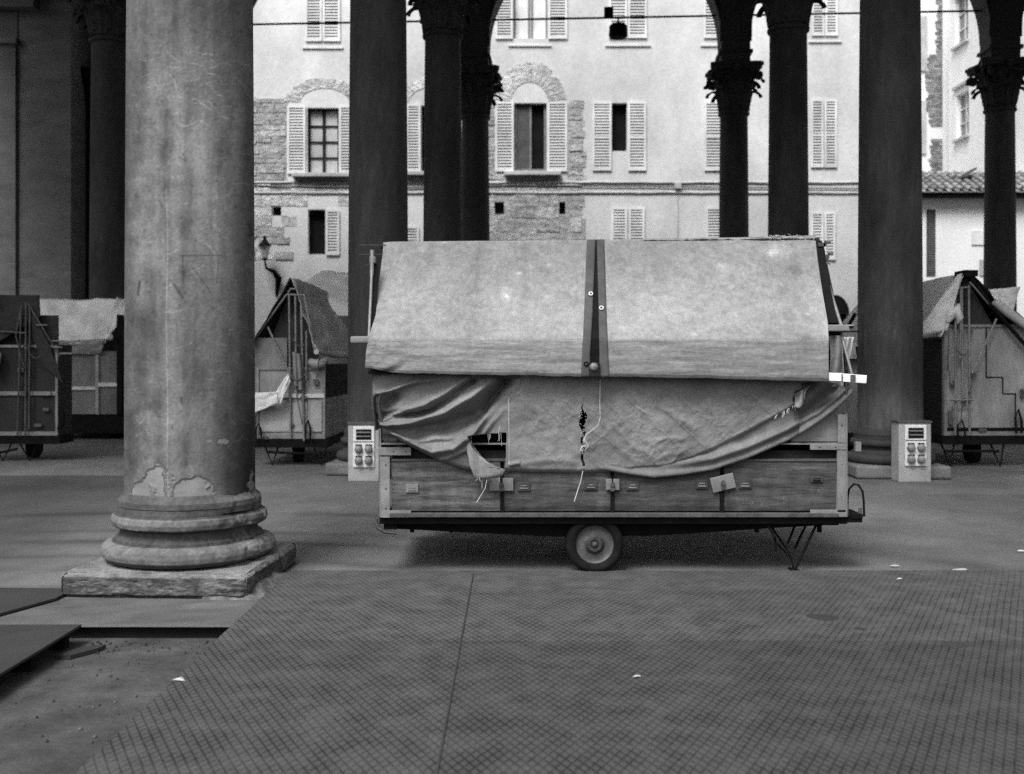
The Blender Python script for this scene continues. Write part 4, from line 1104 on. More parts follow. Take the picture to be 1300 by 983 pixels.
for L, E0, E1 in ((True, leftE, bl0), (False, br1, rightE)):
    b = MB(); b.grid(roofpt(E0, E1, top, lambda p_: 432.0), 200, 90, tones=lambda u, v: ctone(u, v * .72, L)); b.grid(back(E0, E1), 30, 10)
    b.build('roof_canvas', 'canvas', tr, smooth=180)
    b = MB(); b.grid(roofpt(E0, E1, lambda p_: 432.0, hem), 220, 40, tones=lambda u, v: ctone(u, .72 + .28 * v, L) * (1 - (.55 if v > .9 else 0)) * (.92 if not L else 1.02))
    b.build('canvas_valance', 'valance', tr, smooth=180, solid=.006)
for E0, E1 in ((bl0, bl1), (br0, br1)):
    b = MB(); b.grid(lambda u, v, f=roofpt(E0, E1, top, hem): (lambda p_: (p_[0], p_[1] - .004, p_[2]))(f(u, v)), 4, 60); b.grid(back(E0, E1), 3, 10); b.build('edge_webbing', 'webbing', tr, smooth=180, solid=.006)
b = MB(); b.grid(lambda u, v, f=roofpt(bl0, br1, top, lambda p_: 478.0): (lambda p_: (p_[0], p_[1] + .012, p_[2]))(f(u, v)), 6, 40); b.build('gap_lining', 'black', tr, solid=.006)
for px, py, m_ in ((750, 373, 0), (763.5, 391, 0), (744, 462, 1)):
    y = roof_y(py) - .006; b = MB(); nrm = .55
    x, z = X(px, y), Z(py, y)
    b.tube([(x + .013 * math.cos(a * PI / 6), y - .004 + .006 * math.sin(a * PI / 6), z + .012 * math.sin(a * PI / 6)) for a in range(13)], .0045, 6)
    o = b.build('eyelet', 'white' if not m_ else 'black', tr, smooth=60)
b = MB(); y = 7.24; b.box(X(748, y), X(761, y), y - .01, y + .03, Z(478, y), Z(460, y)); b.build('lock_block', 'darkwood', tr)
b = MB(); b.lathe([(.0, 7.212), (.018, 7.214), (.026, 7.222), (.03, 7.23)], 20, (X(754, 7.23), Z(466, 7.23)), axis='y', caps=False); b.build('lock_button', 'rim', tr, smooth=50)
# front header board under the canvas edge, ridge pole
b = MB(); b.box(X(470, 7.3), X(1047, 7.3), 7.325, 7.35, Z(473, 7.3), Z(446, 7.3)); b.box(X(468, 7.35), X(1048, 7.3), 7.31, 7.40, Z(475, 7.35), Z(470, 7.35)); b.build('header_board', 'darkwood', tr)
b = MB(); b.bar((X(484, 8.0), 8.015, ZR - .05), (X(1040, 8.0), 8.015, ZR - .02), .03); b.build('ridge_pole', 'darkwood', tr)
# gable boards
for s_, xg in ((-1, X(497, 7.6)), (1, X(1062, 7.62))):
    b = MB(); b.prism([(xg, 7.42, 1.27), (xg, 7.42, 1.5), (xg, 7.99, ZR - .06), (xg, 8.75, 1.5), (xg, 8.75, 1.27)], (.018 * s_, 0, 0)); b.build('gable_board', 'darkwood', tr)
# frayed ridge at the right
b = MB(); random.seed(21)
for k in range(60):
    px = random.uniform(975, 1034); p0 = Vector(U(px, 302 + random.uniform(-1, 3), 7.985)); L = random.uniform(.008, .025)
    b.tube([p0, p0 + Vector((random.uniform(-1, 1) * L, -.004, L * .7)), p0 + Vector((random.uniform(-1.6, 1.6) * L, -.008, L * random.uniform(.2, 1.2)))], .0014, 4)
b.build('frayed_edge', 'thread', tr)
# right-hand stays, arm, white bar, hanging cloth
b = MB(); b.bar(U(1043.5, 335, 7.93), U(1068, 414, 7.50), .012); b.bar(U(1068, 424, 7.46), U(1083, 481, 7.33), .010); b.build('stay_rod', 'steel', tr)
b = MB(); b.beam(U(1037, 308, 8.0), U(1056, 412, 7.50), .07, .035); b.beam(U(1040, 335, 7.98), U(1058, 412, 7.6), .05, .03); b.box(X(1053, 7.5), X(1068, 7.5), 7.47, 7.5, Z(430, 7.5), Z(423, 7.5)); b.build('gable_frame', 'black', tr)
b = MB(); b.box(X(1050, 7.42), X(1083, 7.42), 7.39, 7.45, Z(421, 7.42), Z(412.5, 7.42)); b.build('support_arm', 'palewood', tr, bevel=.008)
b = MB(); b.bar(U(1060, 421.5, 7.42), U(1091, 421, 7.42), .006); b.bar(U(1081, 416, 7.38), U(1081, 414, 7.38), .016); b.build('arm_pin', 'black', tr)
b = MB()
b.beam(U(1052, 478.5, 7.27), U(1068.5, 479, 7.27), .045, .056); b.beam(U(1069.5, 479.5, 7.262), U(1099, 481.8, 7.262), .045, .056); b.build('end_bar', 'white', tr, bevel=.003)
b = MB(); b.box(X(1080, 7.23), X(1086, 7.23), 7.225, 7.238, Z(484, 7.23), Z(476, 7.23)); b.box(X(1068.6, 7.24), X(1069.4, 7.24), 7.235, 7.25, Z(484, 7.23), Z(475, 7.23)); b.build('bar_bolt', 'rust', tr)
b = MB(); b.grid(lambda u, v: (lambda px, py, y: (X(px, y), y, Z(py, y)))(1052 + (17 + 5 * v) * u + 2 * math.sin(v * 4), 426 + 66 * v, 7.44 + .02 * math.sin(u * 7 + v * 3) + .02 * v), 16, 24); b.build('side_cloth', 'knob', tr, smooth=180, solid=.004)
b = MB(); b.grid(lambda u, v: (lambda px, py, y: (X(px, y), y, Z(py, y)))(1070 + 14 * u * (1 - .5 * v) - 3 * v, 428 + 50 * v, 7.60 + .02 * math.sin(u * 9 + v * 2)), 12, 20); b.build('side_cloth', 'greycloth', tr, smooth=180, solid=.004)
b = MB(); b.bar(U(1068, 424, 7.48), U(1071, 476, 7.34), .006); b.bar(U(1074, 484, 7.4), U(1076, 520, 7.42), .006); b.box(X(1075, 7.45), X(1089, 7.45), 7.46, 7.5, Z(497, 7.45), Z(487, 7.45)); b.build('side_post', 'rust', tr)
b = MB(); random.seed(5)
for k in range(9):
    px, py = 1038 + random.uniform(0, 14), 302 + random.uniform(0, 30); b.box(X(px, 7.95), X(px + random.uniform(2, 6), 7.95), 7.93, 7.96, Z(py + random.uniform(2, 5), 7.95), Z(py, 7.95))
b.build('ridge_fitting', 'rust', tr)
b = MB(); b.tube([U(1040, 335, 7.9), U(1046, 338, 7.88), U(1050, 333, 7.88), U(1054, 336, 7.88)], .005, 6); b.build('tie_wire', 'steel', tr)
# left-hand pole, arm
b = MB(); b.bar(U(472, 346, 7.62), U(468.5, 428, 7.42), .011); b.bar(U(472.5, 318, 7.66), U(472, 350, 7.62), .015); b.bar(U(473, 326, 7.655), U(473, 334, 7.65), .024); b.build('stay_rod', 'steel', tr, smooth=40)
b = MB(); b.beam(U(477, 336, 7.68), U(473, 424, 7.46), .035, .03); b.build('gable_frame', 'black', tr)
b = MB()
for (a, c, py) in ((456, 490, 311.5), (456, 484, 323.5), (462, 484, 337)): b.bar(U(a, py, 7.65), U(c, py, 7.7), .0035)
b.build('tie_wire', 'rust', tr)
b = MB(); b.box(X(445, 7.36), X(470, 7.36), 7.34, 7.39, Z(436, 7.36), Z(427, 7.36)); b.build('support_arm', 'palewood', tr, bevel=.012)
b = MB(); b.bar(U(473.5, 474, 7.42), U(472, 520, 7.44), .007); b.build('side_post', 'rust', tr)

# apron canvas -----------------------------------------------------------------
HEM = [(470, 540), (484, 546), (500, 556), (520, 567), (560, 587), (590, 597), (606, 600), (640, 600), (690, 601), (740, 602), (800, 599), (850, 594), (880, 584), (905, 573), (950, 550), (990, 528), (1020, 511)]
def segd(px, py, pts):
    best = 1e9; side = 0; tt = 0; n = len(pts) - 1
    for k, ((a, b_), (c, d)) in enumerate(zip(pts[:-1], pts[1:])):
        L2 = (c - a) ** 2 + (d - b_) ** 2; t = max(0, min(1, ((px - a) * (c - a) + (py - b_) * (d - b_)) / L2))
        dx, dy = px - a - t * (c - a), py - b_ - t * (d - b_); q = math.hypot(dx, dy)
        if q < best: best = q; tt = (k + t) / n
    return best, tt
RID = [([(490, 550), (530, 560), (575, 556), (600, 540)], 3, 7, .012), ([(500, 527), (545, 517), (590, 494), (612, 482)], 3, 5, .016), ([(600, 552), (622, 520), (636, 496)], 3, 5, .012), ([(488, 497), (515, 488), (560, 481)], 3, 5, .012), ([(560, 585), (590, 572), (612, 552), (640, 520)], 4, 6, .012), ([(648, 590), (690, 583), (735, 590)], 4, 8, .012), ([(700, 484), (712, 520), (705, 560)], 3, 7, .008), ([(800, 486), (815, 520), (845, 545)], 4, 7, .012), ([(484, 534), (515, 521), (538, 514), (565, 500), (593, 482)], 5, 9, .032), ([(484, 540), (505, 540), (524, 537), (567, 523), (600, 503), (628, 482)], 5, 11, .05),
       ([(484, 545), (510, 558), (550, 575), (575, 570), (592, 557), (618, 528), (640, 500), (655, 484)], 6, 13, .035), ([(478, 500), (500, 494), (530, 482)], 4, 7, .015),
       ([(838, 515), (880, 540), (905, 575)], 5, 9, .014), ([(860, 515), (872, 540), (900, 577)], 4, 7, .012), ([(905, 578), (950, 548), (1015, 514)], 5, 7, .018),
       ([(775, 540), (800, 562), (830, 575)], 3, 5, .010), ([(760, 530), (790, 575), (820, 590)], 3, 6, .007), ([(835, 560), (858, 556), (872, 562)], 3, 5, .010), ([(850, 578), (870, 570), (880, 574)], 3, 5, .01),
       ([(660, 500), (700, 540), (735, 575)], 4, 8, .008), ([(670, 545), (690, 520)], 4, 6, .006), ([(900, 510), (912, 540), (918, 558)], 3, 6, .012), ([(950, 500), (990, 520)], 4, 7, .01)]
VAL = [([(486, 528), (515, 526), (544, 520), (575, 502), (600, 484)], 5, .030), ([(540, 542), (575, 538), (605, 527), (628, 505), (640, 484)], 13, .045), ([(615, 522), (632, 500), (645, 482)], 4, .02), ([(490, 515), (500, 505)], 7, .03)]
def apron_y(px, py):
    ox, oy = px, py
    if px > 660: px, py = px + 14 * fbm(ox * .02, oy * .02, 21), py + 14 * fbm(ox * .02, oy * .02, 22)
    else: px, py = px + 5 * fbm(ox * .03, oy * .03, 21), py + 4 * fbm(ox * .03, oy * .03, 22)
    big_ = 1.0 if ox > 660 else 2.1
    y = 7.375 + .05 * max(0, (py - 478) / 120)
    for pts, wt, wb, amp in RID:
        xs_ = [p_[0] for p_ in pts]; ys_ = [p_[1] for p_ in pts]
        if px < min(xs_) - 30 or px > max(xs_) + 30 or py < min(ys_) - 30 or py > max(ys_) + 30: continue
        d, t = segd(px, py, pts); w = (wt + (wb - wt) * t) * (.62 if ox < 660 else .95)
        y -= amp * big_ * (1 if ox < 660 else .75) * math.exp(-(d / w) ** 2) * (.45 + .55 * math.sin(PI * min(1, .2 + t * .75)))
    for pts, w, amp in VAL:
        d, t = segd(px, py, pts); y += min(.16, amp * 2.8) * math.exp(-(d / w) ** 2)
    px, py = ox, oy
    wr_ = .022 * fbm(px * .016, py * .022, 1) + .006 * fbm(px * .05 + py * .03, py * .06 - px * .02, 3) * (1 if px > 645 else .4)
    if px > 645: wr_ += .006 * fbm((px + py) * .05, (px - py) * .014, 8) * min(1, (px - 645) / 100)
    if px > 645:
        q = 1 - abs(fbm((px * .8 + py) * .022, (px - py * 1.4) * .010, 31)) * 5
        y -= .008 * max(0, q) ** 2 * min(1, (px - 645) / 60) * (.35 + max(0, fbm(px * .012, py * .015, 33)) * 2)
        q = 1 - abs(fbm((px - py) * .03, (px + py) * .012, 35)) * 6
        y -= .004 * max(0, q) ** 2 * min(1, (px - 645) / 60)
    y += wr_
    if px < 645: y -= .006
    return y
AL0 = [(476, 474), (500, 473), (520, 477), (535, 480), (546, 484)]
def apron(u, v):
    px = 474 + (1022 - 474) * u; hb = interp(HEM, px); ht = 474.
    py = ht + (hb - ht) * v
    if px < 500:
        l = interp(AL0, py); px = l + (500 - l) * (px - 474) / 26
    if px > 1000 : px -= (px - 1000) * .25 * max(0, math.sin(py * .35)) 
    y = apron_y(px, py)
    dl = (hb - py)
    if dl < 7: a = (1 - dl / 7); y += .035 * a * a; py -= 1.0 * a
    return (X(px, y), y, Z(py, y))
HOLE = [(592.5, 554), (618, 551), (643, 549.5), (642.5, 575), (641, 597), (629, 592), (615, 584), (601, 566)]
def inpoly(px, py, P_):
    c = False; n = len(P_)
    for k in range(n):
        (a, b_), (d, e) = P_[k], P_[(k + 1) % n]
        if (b_ > py) != (e > py) and px < (d - a) * (py - b_) / (e - b_) + a: c = not c
    return c
def akeep(u, v):
    px = 474 + 548 * u; hb = interp(HEM, px); py = 474 + (hb - 474) * v
    if inpoly(px, py, HOLE): return False
    if abs(px - 740 - 1.2 * math.sin(py * .3)) < 2.6 * math.exp(-((py - 532) / 13) ** 2) + 1.6 * (522 < py < 592): return False
    if px > 1008 and py > 498 - (px - 1008) * .5 + 5 * fbm(px * .3, py * .3): return False
    return True
def atone(u, v):
    px = 474 + 548 * u; hb = interp(HEM, px); py = 474 + (hb - 474) * v
    t = 1 + .28 * fbm(px * .015, py * .02, 11) + .22 * fbm(px * .1, py * .1, 12)
    if abs(px - 645.5) < 1.0 and py > 503: t *= 1.5
    for a, c, r_, am in ((865, 575, 22, -.22), (830, 580, 16, -.15), (690, 545, 20, .12), (745, 535, 8, -.3), (760, 580, 12, .1)):
        d = ((px - a) ** 2 + (py - c) ** 2 * 2) / (r_ * r_); t *= 1 + am * math.exp(-d) * (1 + fbm(px * .1, py * .1, 4))
    return max(.4, t)
b = MB(); b.grid(apron, 820, 130, keep=akeep, tones=atone)
ap = b.build('apron_canvas', 'apron', tr, smooth=180, solid=.005)
# under-layer sweeping up to the right corner
H2t = [(700, 478), (1020, 478), (1050, 484), (1083, 494)]
H2b = [(768, 597), (800, 603), (830, 607), (870, 603), (905, 597), (950, 582), (1000, 560), (1040, 537), (1065, 517), (1083, 499)]
def under(u, v):
    px = 768 + 315 * u; a, c = interp(H2t, px), interp(H2b, px); py = a + (c - a) * v
    d = c - py
    y = 7.43 - .05 * math.exp(-((d - 15) / 5.0) ** 2) * min(1, max(0, (px - 840) / 60)) - .02 * math.exp(-((d - 3) / 4) ** 2) + .02 * fbm(px * .03, py * .03, 2)
    if px > 1015: y += .03 * math.sin((px * .8 + py) * .16) - .02
    if px > 1000: y += .0006 * (px - 1000)
    return (X(px, y), y, Z(py, y))
b = MB(); b.grid(under, 260, 60, tones=lambda u, v: max(.3, (.62 if u > .76 and v < .75 else .92) + .3 * fbm(u * 20, v * 6)))  # right upper part darker: shadow on the same cloth, painted into the tone
b.build('under_canvas', 'apron', tr, smooth=180, solid=.005)
# torn flap below the hole, ragged tail at the right, left gather
b = MB()
FL = [(592.5, 556), (599, 568), (607, 577), (618, 586), (629, 592), (641, 597), (637, 605), (622, 607), (603, 608), (597, 592), (593, 575)]
cx_, cy_ = 610, 592
def fy(px, py): return 7.372 - .045 * max(0, (py - 556) / 50) + .015 * math.sin(px * .25)
ring = []
for k in range(len(FL)):
    (a, c), (d, e) = FL[k], FL[(k + 1) % len(FL)]
    for q in range(4): ring.append((a + (d - a) * q / 4 + random.uniform(-.5, .5), c + (e - c) * q / 4 + random.uniform(-.5, .5)))
vs = []
for s_ in (1, .75, .5, .25):
    for (a, c) in ring: px, py = cx_ + (a - cx_) * s_, cy_ + (c - cy_) * s_; y = fy(px, py) + .006 * fbm(px * .2, py * .2); vs.append((X(px, y), y, Z(py, y)))
n = len(ring); fs = [(r_ * n + k, r_ * n + (k + 1) % n, (r_ + 1) * n + (k + 1) % n, (r_ + 1) * n + k) for r_ in range(3) for k in range(n)]
vs.append((X(cx_, fy(cx_, cy_)), fy(cx_, cy_), Z(cy_, fy(cx_, cy_)))); fs += [(3 * n + k, 3 * n + (k + 1) % n, 4 * n) for k in range(n)]
b.tone = 1.05; b.add(vs, fs); b.build('torn_flap', 'apron', tr, smooth=180, solid=.004)
b = MB(); b.grid(lambda u, v: (lambda px, py, y: (X(px, y), y, Z(py, y)))(1009 + 20 * u + 6 * v * math.sin(u * 5), 500 + 16 * v * (1 - .5 * u) - 10 * u + 5 * math.sin(u * 11) * v, 7.34 + .03 * math.sin(u * 9 + v * 4)), 14, 10); b.tone = 1.2
b.build('torn_flap', 'apron', tr, smooth=180, solid=.004)
b = MB(); b.grid(lambda u, v: (lambda px, py, y: (X(px, y), y, Z(py, y)))(470.5 + 14 * u * (1 - .35 * math.sin(v * PI)) + 6 * v, 505 + 42 * v - 8 * u, 7.36 - .03 * math.sin(u * 8 + v * 2) + .02 * u), 16, 30, tones=lambda u, v: .30); b.build('gathered_corner', 'apron', tr, smooth=180, solid=.008)
# threads and lacing
b = MB(); random.seed(9)
def th(pts, y=7.345, r=.0022): b.tube([U(px, py, y) for px, py in pts], r, 5)
th([(762, 482), (761.5, 510), (762, 530), (759, 540), (752, 546), (744, 552), (741, 560)]); th([(744, 566), (738, 568), (737, 572)]); th([(741, 556), (747, 566), (742, 572), (738, 566)])
th([(740, 598), (737, 612), (733, 624), (729, 637)], r=.003); th([(618, 607), (616, 620), (610, 630), (605, 638)]); th([(612, 608), (612, 620)], r=.0015)
th([(645.5, 507), (645.2, 530), (645.8, 548)], 7.352, .0010); th([(634, 560), (633, 548), (635, 540)], r=.0016)
for k in range(40):
    py = random.uniform(520, 575); px = 740 + random.choice((-3, 3)) * math.exp(-((py - 532) / 14) ** 2); th([(px, py), (px + random.uniform(-3, 3), py + random.uniform(-1, 4))], r=.001)
for k in range(9):
    px = random.uniform(594, 642); th([(px, 553 - (px - 592) * .07), (px + random.uniform(-5, 5), 555 + random.uniform(0, 12))], 7.36, .0009)
for k in range(16): px = random.uniform(604, 637); th([(px, 606), (px + random.uniform(-2, 2), 609 + random.uniform(0, 4))], 7.335, .001)
for k in range(26): px = random.uniform(985, 1018); py = interp(HEM, px); th([(px, py - 3), (px + random.uniform(-4, 2), py + random.uniform(-1, 5))], 7.35, .0012)
b.build_each('loose_thread', 'thread', tr, b.n)

# ================================================================ BACKGROUND CARTS
def sheet(name, m, par, pts, nu=16, nv=16, amp=.02, sol=.012, tone=1.):
    """bilinear cloth through four 3D corners with wrinkles"""
    A, B, C_, D = [Vector(p_) for p_ in pts]; nrm = (B - A).cross(D - A).normalized(); sd = A.x * 3
    b = MB()
    def f(u, v):
        p_ = (A * (1 - u) + B * u) * (1 - v) + (D * (1 - u) + C_ * u) * v
        return tuple(p_ + nrm * amp * (1.6 * fbm(u * 3 + sd, v * 3, 1) + .6 * math.sin(u * 13 + v * 4 + sd) * fbm(u * 2, v * 2, sd)))
    b.grid(f, nu, nv, tones=lambda u, v: tone * (1 + .25 * fbm(u * 5, v * 5, sd)))
    return b.build(name, m, par, smooth=180, solid=sol)

def gable_cart(label, y, pxl, pxr, peakpx, peakpy, boxtop, L=2.7, yb_=557, side_m='palecloth', tone=1., cat='market trailer'):
    root = empty('market_trailer', (X((pxl + pxr) / 2, y), y + L / 2, 0), label, cat, 'closed market trailers parked in the loggia')
    xl, xr = X(pxl, y), X(pxr, y)
    zb = Z(yb_, y); zt = Z(boxtop, y)
    b = MB(); b.box(xl - .03, xr + .03, y - .02, y + L, zb - .13, zb - .002); b.build('chassis', 'black', root)
    b = MB(); b.tone = tone; b.box(xl, xr, y, y + L, zb, zt); b.build('box', 'panelpaint', root)
    b = MB(); t = .035
    zm = zb + (zt - zb) * .42
    for (a, c, e, f) in ((xl, xr, zb + .001, zb + .06), (xl + t, xr - t, zt - .04, zt - .001)):
        b.box(a, c, y - .025, y - .001, e, f)
    for a in (xl, xr - t): b.box(a, a + t, y - .026, y - .002, zb + .062, zt)
    b.build('box_frame', 'steel', root)
    for xx in ((xl + xr) / 2,):
        w = MB(); w.lathe([(.12, xx - .07), (.19, xx - .06), (.2, xx), (.19, xx + .06), (.12, xx + .07)], 24, (0, 0), axis='y')
        w.v = [(vy, y + L * .5 + vx if False else y + .55 + vx, vz + .2) for vx, vy, vz in w.v]; w.build('wheel', 'tyre', root, smooth=50)
    return root, xl, xr, zb, zt

def vlegs(root, y, feet, zt, w=.2):
    for px in feet:
        x = X(px, y); b = MB(); b.tube([(x - w * .6, y + .05, zt), (x, y, .01), (x + w * .35, y + .05, zt)], .014, 6); b.build('prop_leg', 'black', root)

def poles(root, y, lst, m='steel', r=.014):
    for (pts) in lst:
        b = MB(); b.tube([U(px, py, y) for px, py in pts], r, 8); b.build('pole', m, root, smooth=60)

# A: left, between the two columns ------------------------------------------------
yA = 15.3
A, xl, xr, zb, zt = gable_cart('end-on trailer between big column and left pedestal, pale cloth hanging from its flap', yA, 326, 413, 370, 352, 466, tone=1.35)
vlegs(A, yA, (346, 408), zb - .12)
b = MB(); b.bar(U(340, 574, yA), U(406, 577, yA), .02); b.build('axle_bar', 'black', A)
b = MB(); b.box(X(326, yA), X(412, yA), yA - .03, yA - .002, Z(505, yA), Z(500, yA)); b.build('rail', 'palecloth', A)
b = MB(); b.box(X(395, yA), X(409, yA), yA - .03, yA - .004, Z(548, yA), Z(511, yA)); b.box(X(330, yA), X(390, yA), yA - .02, yA - .003, Z(548, yA), Z(511, yA)); b.build('panel', 'pedestal', A)
b = MB(); b.tone = 1.; b.box(X(320, yA), X(364, yA), yA + .02, yA + .06, Z(502, yA), Z(429, yA)); b.build('upper_panel', 'panelpaint', A)
b = MB(); b.prism([(X(328, yA), yA + .12, Z(466, yA)), (X(370, yA), yA + .12, Z(358, yA)), (X(408, yA), yA + .12, Z(466, yA))], (0, .03, 0)); b.build('gable_board', 'darkcloth', A)
poles(A, yA - .06, [[(367, 374), (369, 555)], [(375, 376), (376, 500)], [(382, 377), (386, 560)], [(366, 372), (369, 367), (376, 367)], [(364, 374), (388, 375)], [(389, 420), (389, 482)], [(364, 374), (322, 432)], [(340, 415), (369, 478)]], r=.016)
poles(A, yA - .1, [[(374, 447), (376, 490)], [(379, 449), (382, 495)]], r=.035, m='steel')
poles(A, yA - .08, [[(386, 373), (400, 448)]], r=.018)
yAb = yA + 3.0
sheet('roof_canvas', 'greycloth', A, [U(371, 353, yA - .12), (X(371, yA), yAb, Z(353, yA)), (X(406, yA) + .1, yAb, Z(449, yA)), U(405, 451, yA - .12)], 34, 34, .09, tone=.9)
sheet('roof_canvas', 'darkcloth', A, [U(369, 353, yA - .1), (X(369, yA), yAb, Z(353, yA)), (X(318, yA), yAb, Z(436, yA)), U(318, 440, yA - .1)], 16, 16, .03)
b = MB(); b.tube([(X(404, yA), yA - .15, Z(447, yA)), (X(406, yA), yA + 1.4, Z(449, yA)), (X(407, yA), yAb, Z(449, yA))], [.035, .06, .05], 10); b.build('rolled_hem', 'greycloth', A, smooth=60)
b = MB(); b.tube([U(393, 459, yA - .05), U(400, 463, yA - .08), U(409, 462, yA - .06), U(414, 457, yA)], [.05, .08, .08, .04], 10); b.build('cloth_bundle', 'knob', A, smooth=60)
b = MB(); b.box(xr + .002, xr + .02, yA + .05, yA + 2.6, Z(505, yA), Z(462, yA)); b.tone = .6; b.build('side_board', 'darkwood', A)
sheet('hanging_cloth', 'palecloth', A, [U(316, 499, yA - .12), U(352, 498, yA - .2), U(354, 512, yA - .22), U(316, 527, yA - .14)], 14, 10, .04)
sheet('hanging_cloth', 'palecloth', A, [U(350, 498, yA - .18), U(366, 474, yA - .12), U(369, 484, yA - .14), U(356, 513, yA - .2)], 10, 10, .04)
b = MB(); b.tube([U(325, 560, yA - .1), U(325, 545, yA - .1), U(328, 538, yA - .1), U(331, 545, yA - .1), U(332, 558, yA - .1)], .015, 6); b.tube([U(388, 556, yA - .1), U(388, 540, yA - .1), U(391, 534, yA - .1), U(394, 545, yA - .1), U(394, 557, yA - .1)], .015, 6); b.build_each('hoop_handle', 'black', A, b.n)
random.seed(31)
def ropes(root, y, lst, m='rust', r=.008):
    for (a, c, sag) in lst:
        b = MB(); b.tube([U(a[0] + (c[0] - a[0]) * t, a[1] + (c[1] - a[1]) * t + sag * math.sin(PI * t) + random.uniform(-.6, .6), y) for t in [k / 8 for k in range(9)]], r, 5); b.build('rope', m, root, smooth=180)
def fittings(root, y, lst, m='rust'):
    for (px, py, w, h) in lst:
        b = MB(); b.box(X(px - w, y), X(px + w, y), y - .055, y - .027, Z(py + h, y), Z(py - h, y)); b.build('fitting', m, root, bevel=.004)
ropes(A, yA - .14, [((368, 478), (390, 470), 9), ((376, 500), (384, 540), 0), ((405, 452), (402, 480), 2), ((372, 430), (388, 436), 7)])
fittings(A, yA, [(371, 540, 3, 2), (386, 505, 4, 2), (402, 485, 3, 4), (338, 556, 3, 2), (372, 480, 4, 3), (383, 470, 3, 3), (345, 508, 5, 1.5)])
# pale tarpaulin of one more trailer just behind A
yE = 19.4
E_ = empty('market_trailer', (X(415, yE), yE + 1, 0), 'far trailer of which only a very pale tarpaulin top shows, left of the trailer roof', 'market trailer', 'closed market trailers parked in the loggia')
b = MB(); b.box(X(380, yE), X(462, yE), yE + .3, yE + 2, .3, Z(400, yE)); b.build('box', 'panelpaint', E_)
sheet('roof_canvas', 'white', E_, [U(408, 344, yE + .9), U(468, 348, yE + .9), U(476, 400, yE), U(376, 366, yE)], 20, 14, .03, tone=1.1)
b = MB(); b.box(X(384, yE), X(462, yE), yE + .3, yE + 2, .16, .298); b.build('chassis', 'black', E_)
b = MB(); b.lathe([(.12, -.07), (.2, -.05), (.2, .05), (.12, .07)], 20, (X(424, yE), .2), axis='y'); b.v = [(x, y + yE + .5, z) for x, y, z in b.v]; b.build('wheel', 'tyre', E_)

# B: right ------------------------------------------------------------------------
yB = 15.1
B_, xl, xr, zb, zt = gable_cart('end-on trailer at the right edge with a stepped line across its grey panel', yB, 1198, 1312, 1228, 345, 412, tone=1.4, yb_=553)
vlegs(B_, yB, (1207, 1270), zb - .12)
b = MB(); b.bar(U(1200, 573, yB), U(1268, 573, yB), .02); b.build('axle_bar', 'black', B_)
b = MB(); b.box(X(1198, yB), X(1312, yB), yB - .012, yB - .004, Z(549, yB), Z(543, yB)); b.build('kick_strip', 'black', B_)
b = MB(); pts = [(1252, 412), (1252, 479), (1273, 479), (1273, 500), (1289, 500), (1289, 552)]
for p_, q in zip(pts[:-1], pts[1:]): b.beam(U(p_[0], p_[1], yB - .005), U(q[0], q[1], yB - .005), .014, .014, up=(0, 1, 0))
b.build('stepped_seam', 'black', B_)
poles(B_, yB - .08, [[(1213, 365), (1213, 553)], [(1221, 366), (1222, 512)], [(1230, 362), (1231, 553)], [(1213, 366), (1231, 365)]], r=.017)
poles(B_, yB - .12, [[(1220, 368), (1219, 455)], [(1203, 440), (1208, 487)], [(1265, 405), (1234, 474)], [(1206, 508), (1236, 508)]], r=.016)
poles(B_, yB - .10, [[(1230, 350), (1258, 388), (1303, 440)]], m='black', r=.03)
poles(B_, yB - .11, [[(1231, 358), (1300, 438)]], m='steel', r=.012)
b = MB(); b.prism([(X(1200, yB), yB + .05, zt), (X(1227, yB), yB + .05, Z(350, yB)), (X(1262, yB), yB + .05, zt)], (0, .03, 0)); b.build('gable_board', 'darkcloth', B_)
b = MB(); b.box(X(1219, yB), X(1236, yB), yB - .15, yB + .2, Z(352, yB), Z(344, yB)); b.build('ridge_bracket', 'black', B_)
sheet('roof_canvas', 'greycloth', B_, [U(1224, 346, yB - .1), (X(1224, yB), yB + 2.9, Z(350, yB)), (X(1192, yB), yB + 2.9, Z(428, yB)), U(1196, 428, yB - .1)], 22, 22, .04, tone=1.3)
sheet('roof_canvas', 'greycloth', B_, [U(1216, 349, yB - .12), U(1222, 347, yB - .12), U(1203, 420, yB - .12), U(1160, 428, yB + .1)], 16, 16, .03, tone=1.45)
sheet('roof_canvas', 'darkcloth', B_, [U(1232, 348, yB), (X(1232, yB), yB + 2.9, Z(348, yB)), (X(1330, yB), yB + 2.9, Z(425, yB)), U(1318, 420, yB)], 10, 10, .02)
sheet('folded_cloth', 'palecloth', B_, [U(1255, 368, yB - .05), U(1296, 364, yB - .05), U(1284, 400, yB - .05), U(1266, 386, yB - .07)], 14, 10, .05)
b = MB(); b.tube([U(1262, 383, yB - .12), U(1278, 395, yB - .12), U(1300, 412, yB - .12), U(1330, 430, yB - .12)], [.05, .07, .06, .05], 10); b.build('rolled_awning', 'greycloth', B_, smooth=60)
b = MB(); b.tube([U(1203, 409, yB - .1), U(1208, 398, yB - .12), U(1213, 392, yB - .1), U(1218, 404, yB - .1), U(1216, 411, yB - .08)], [.03, .08, .09, .06, .02], 10); b.build('cloth_bundle', 'palecloth', B_, smooth=60)
b = MB(); b.box(xl - .02, xl - .001, yB + .05, yB + 2.6, zb, Z(430, yB)); b.build('side_board', 'darkwood', B_)
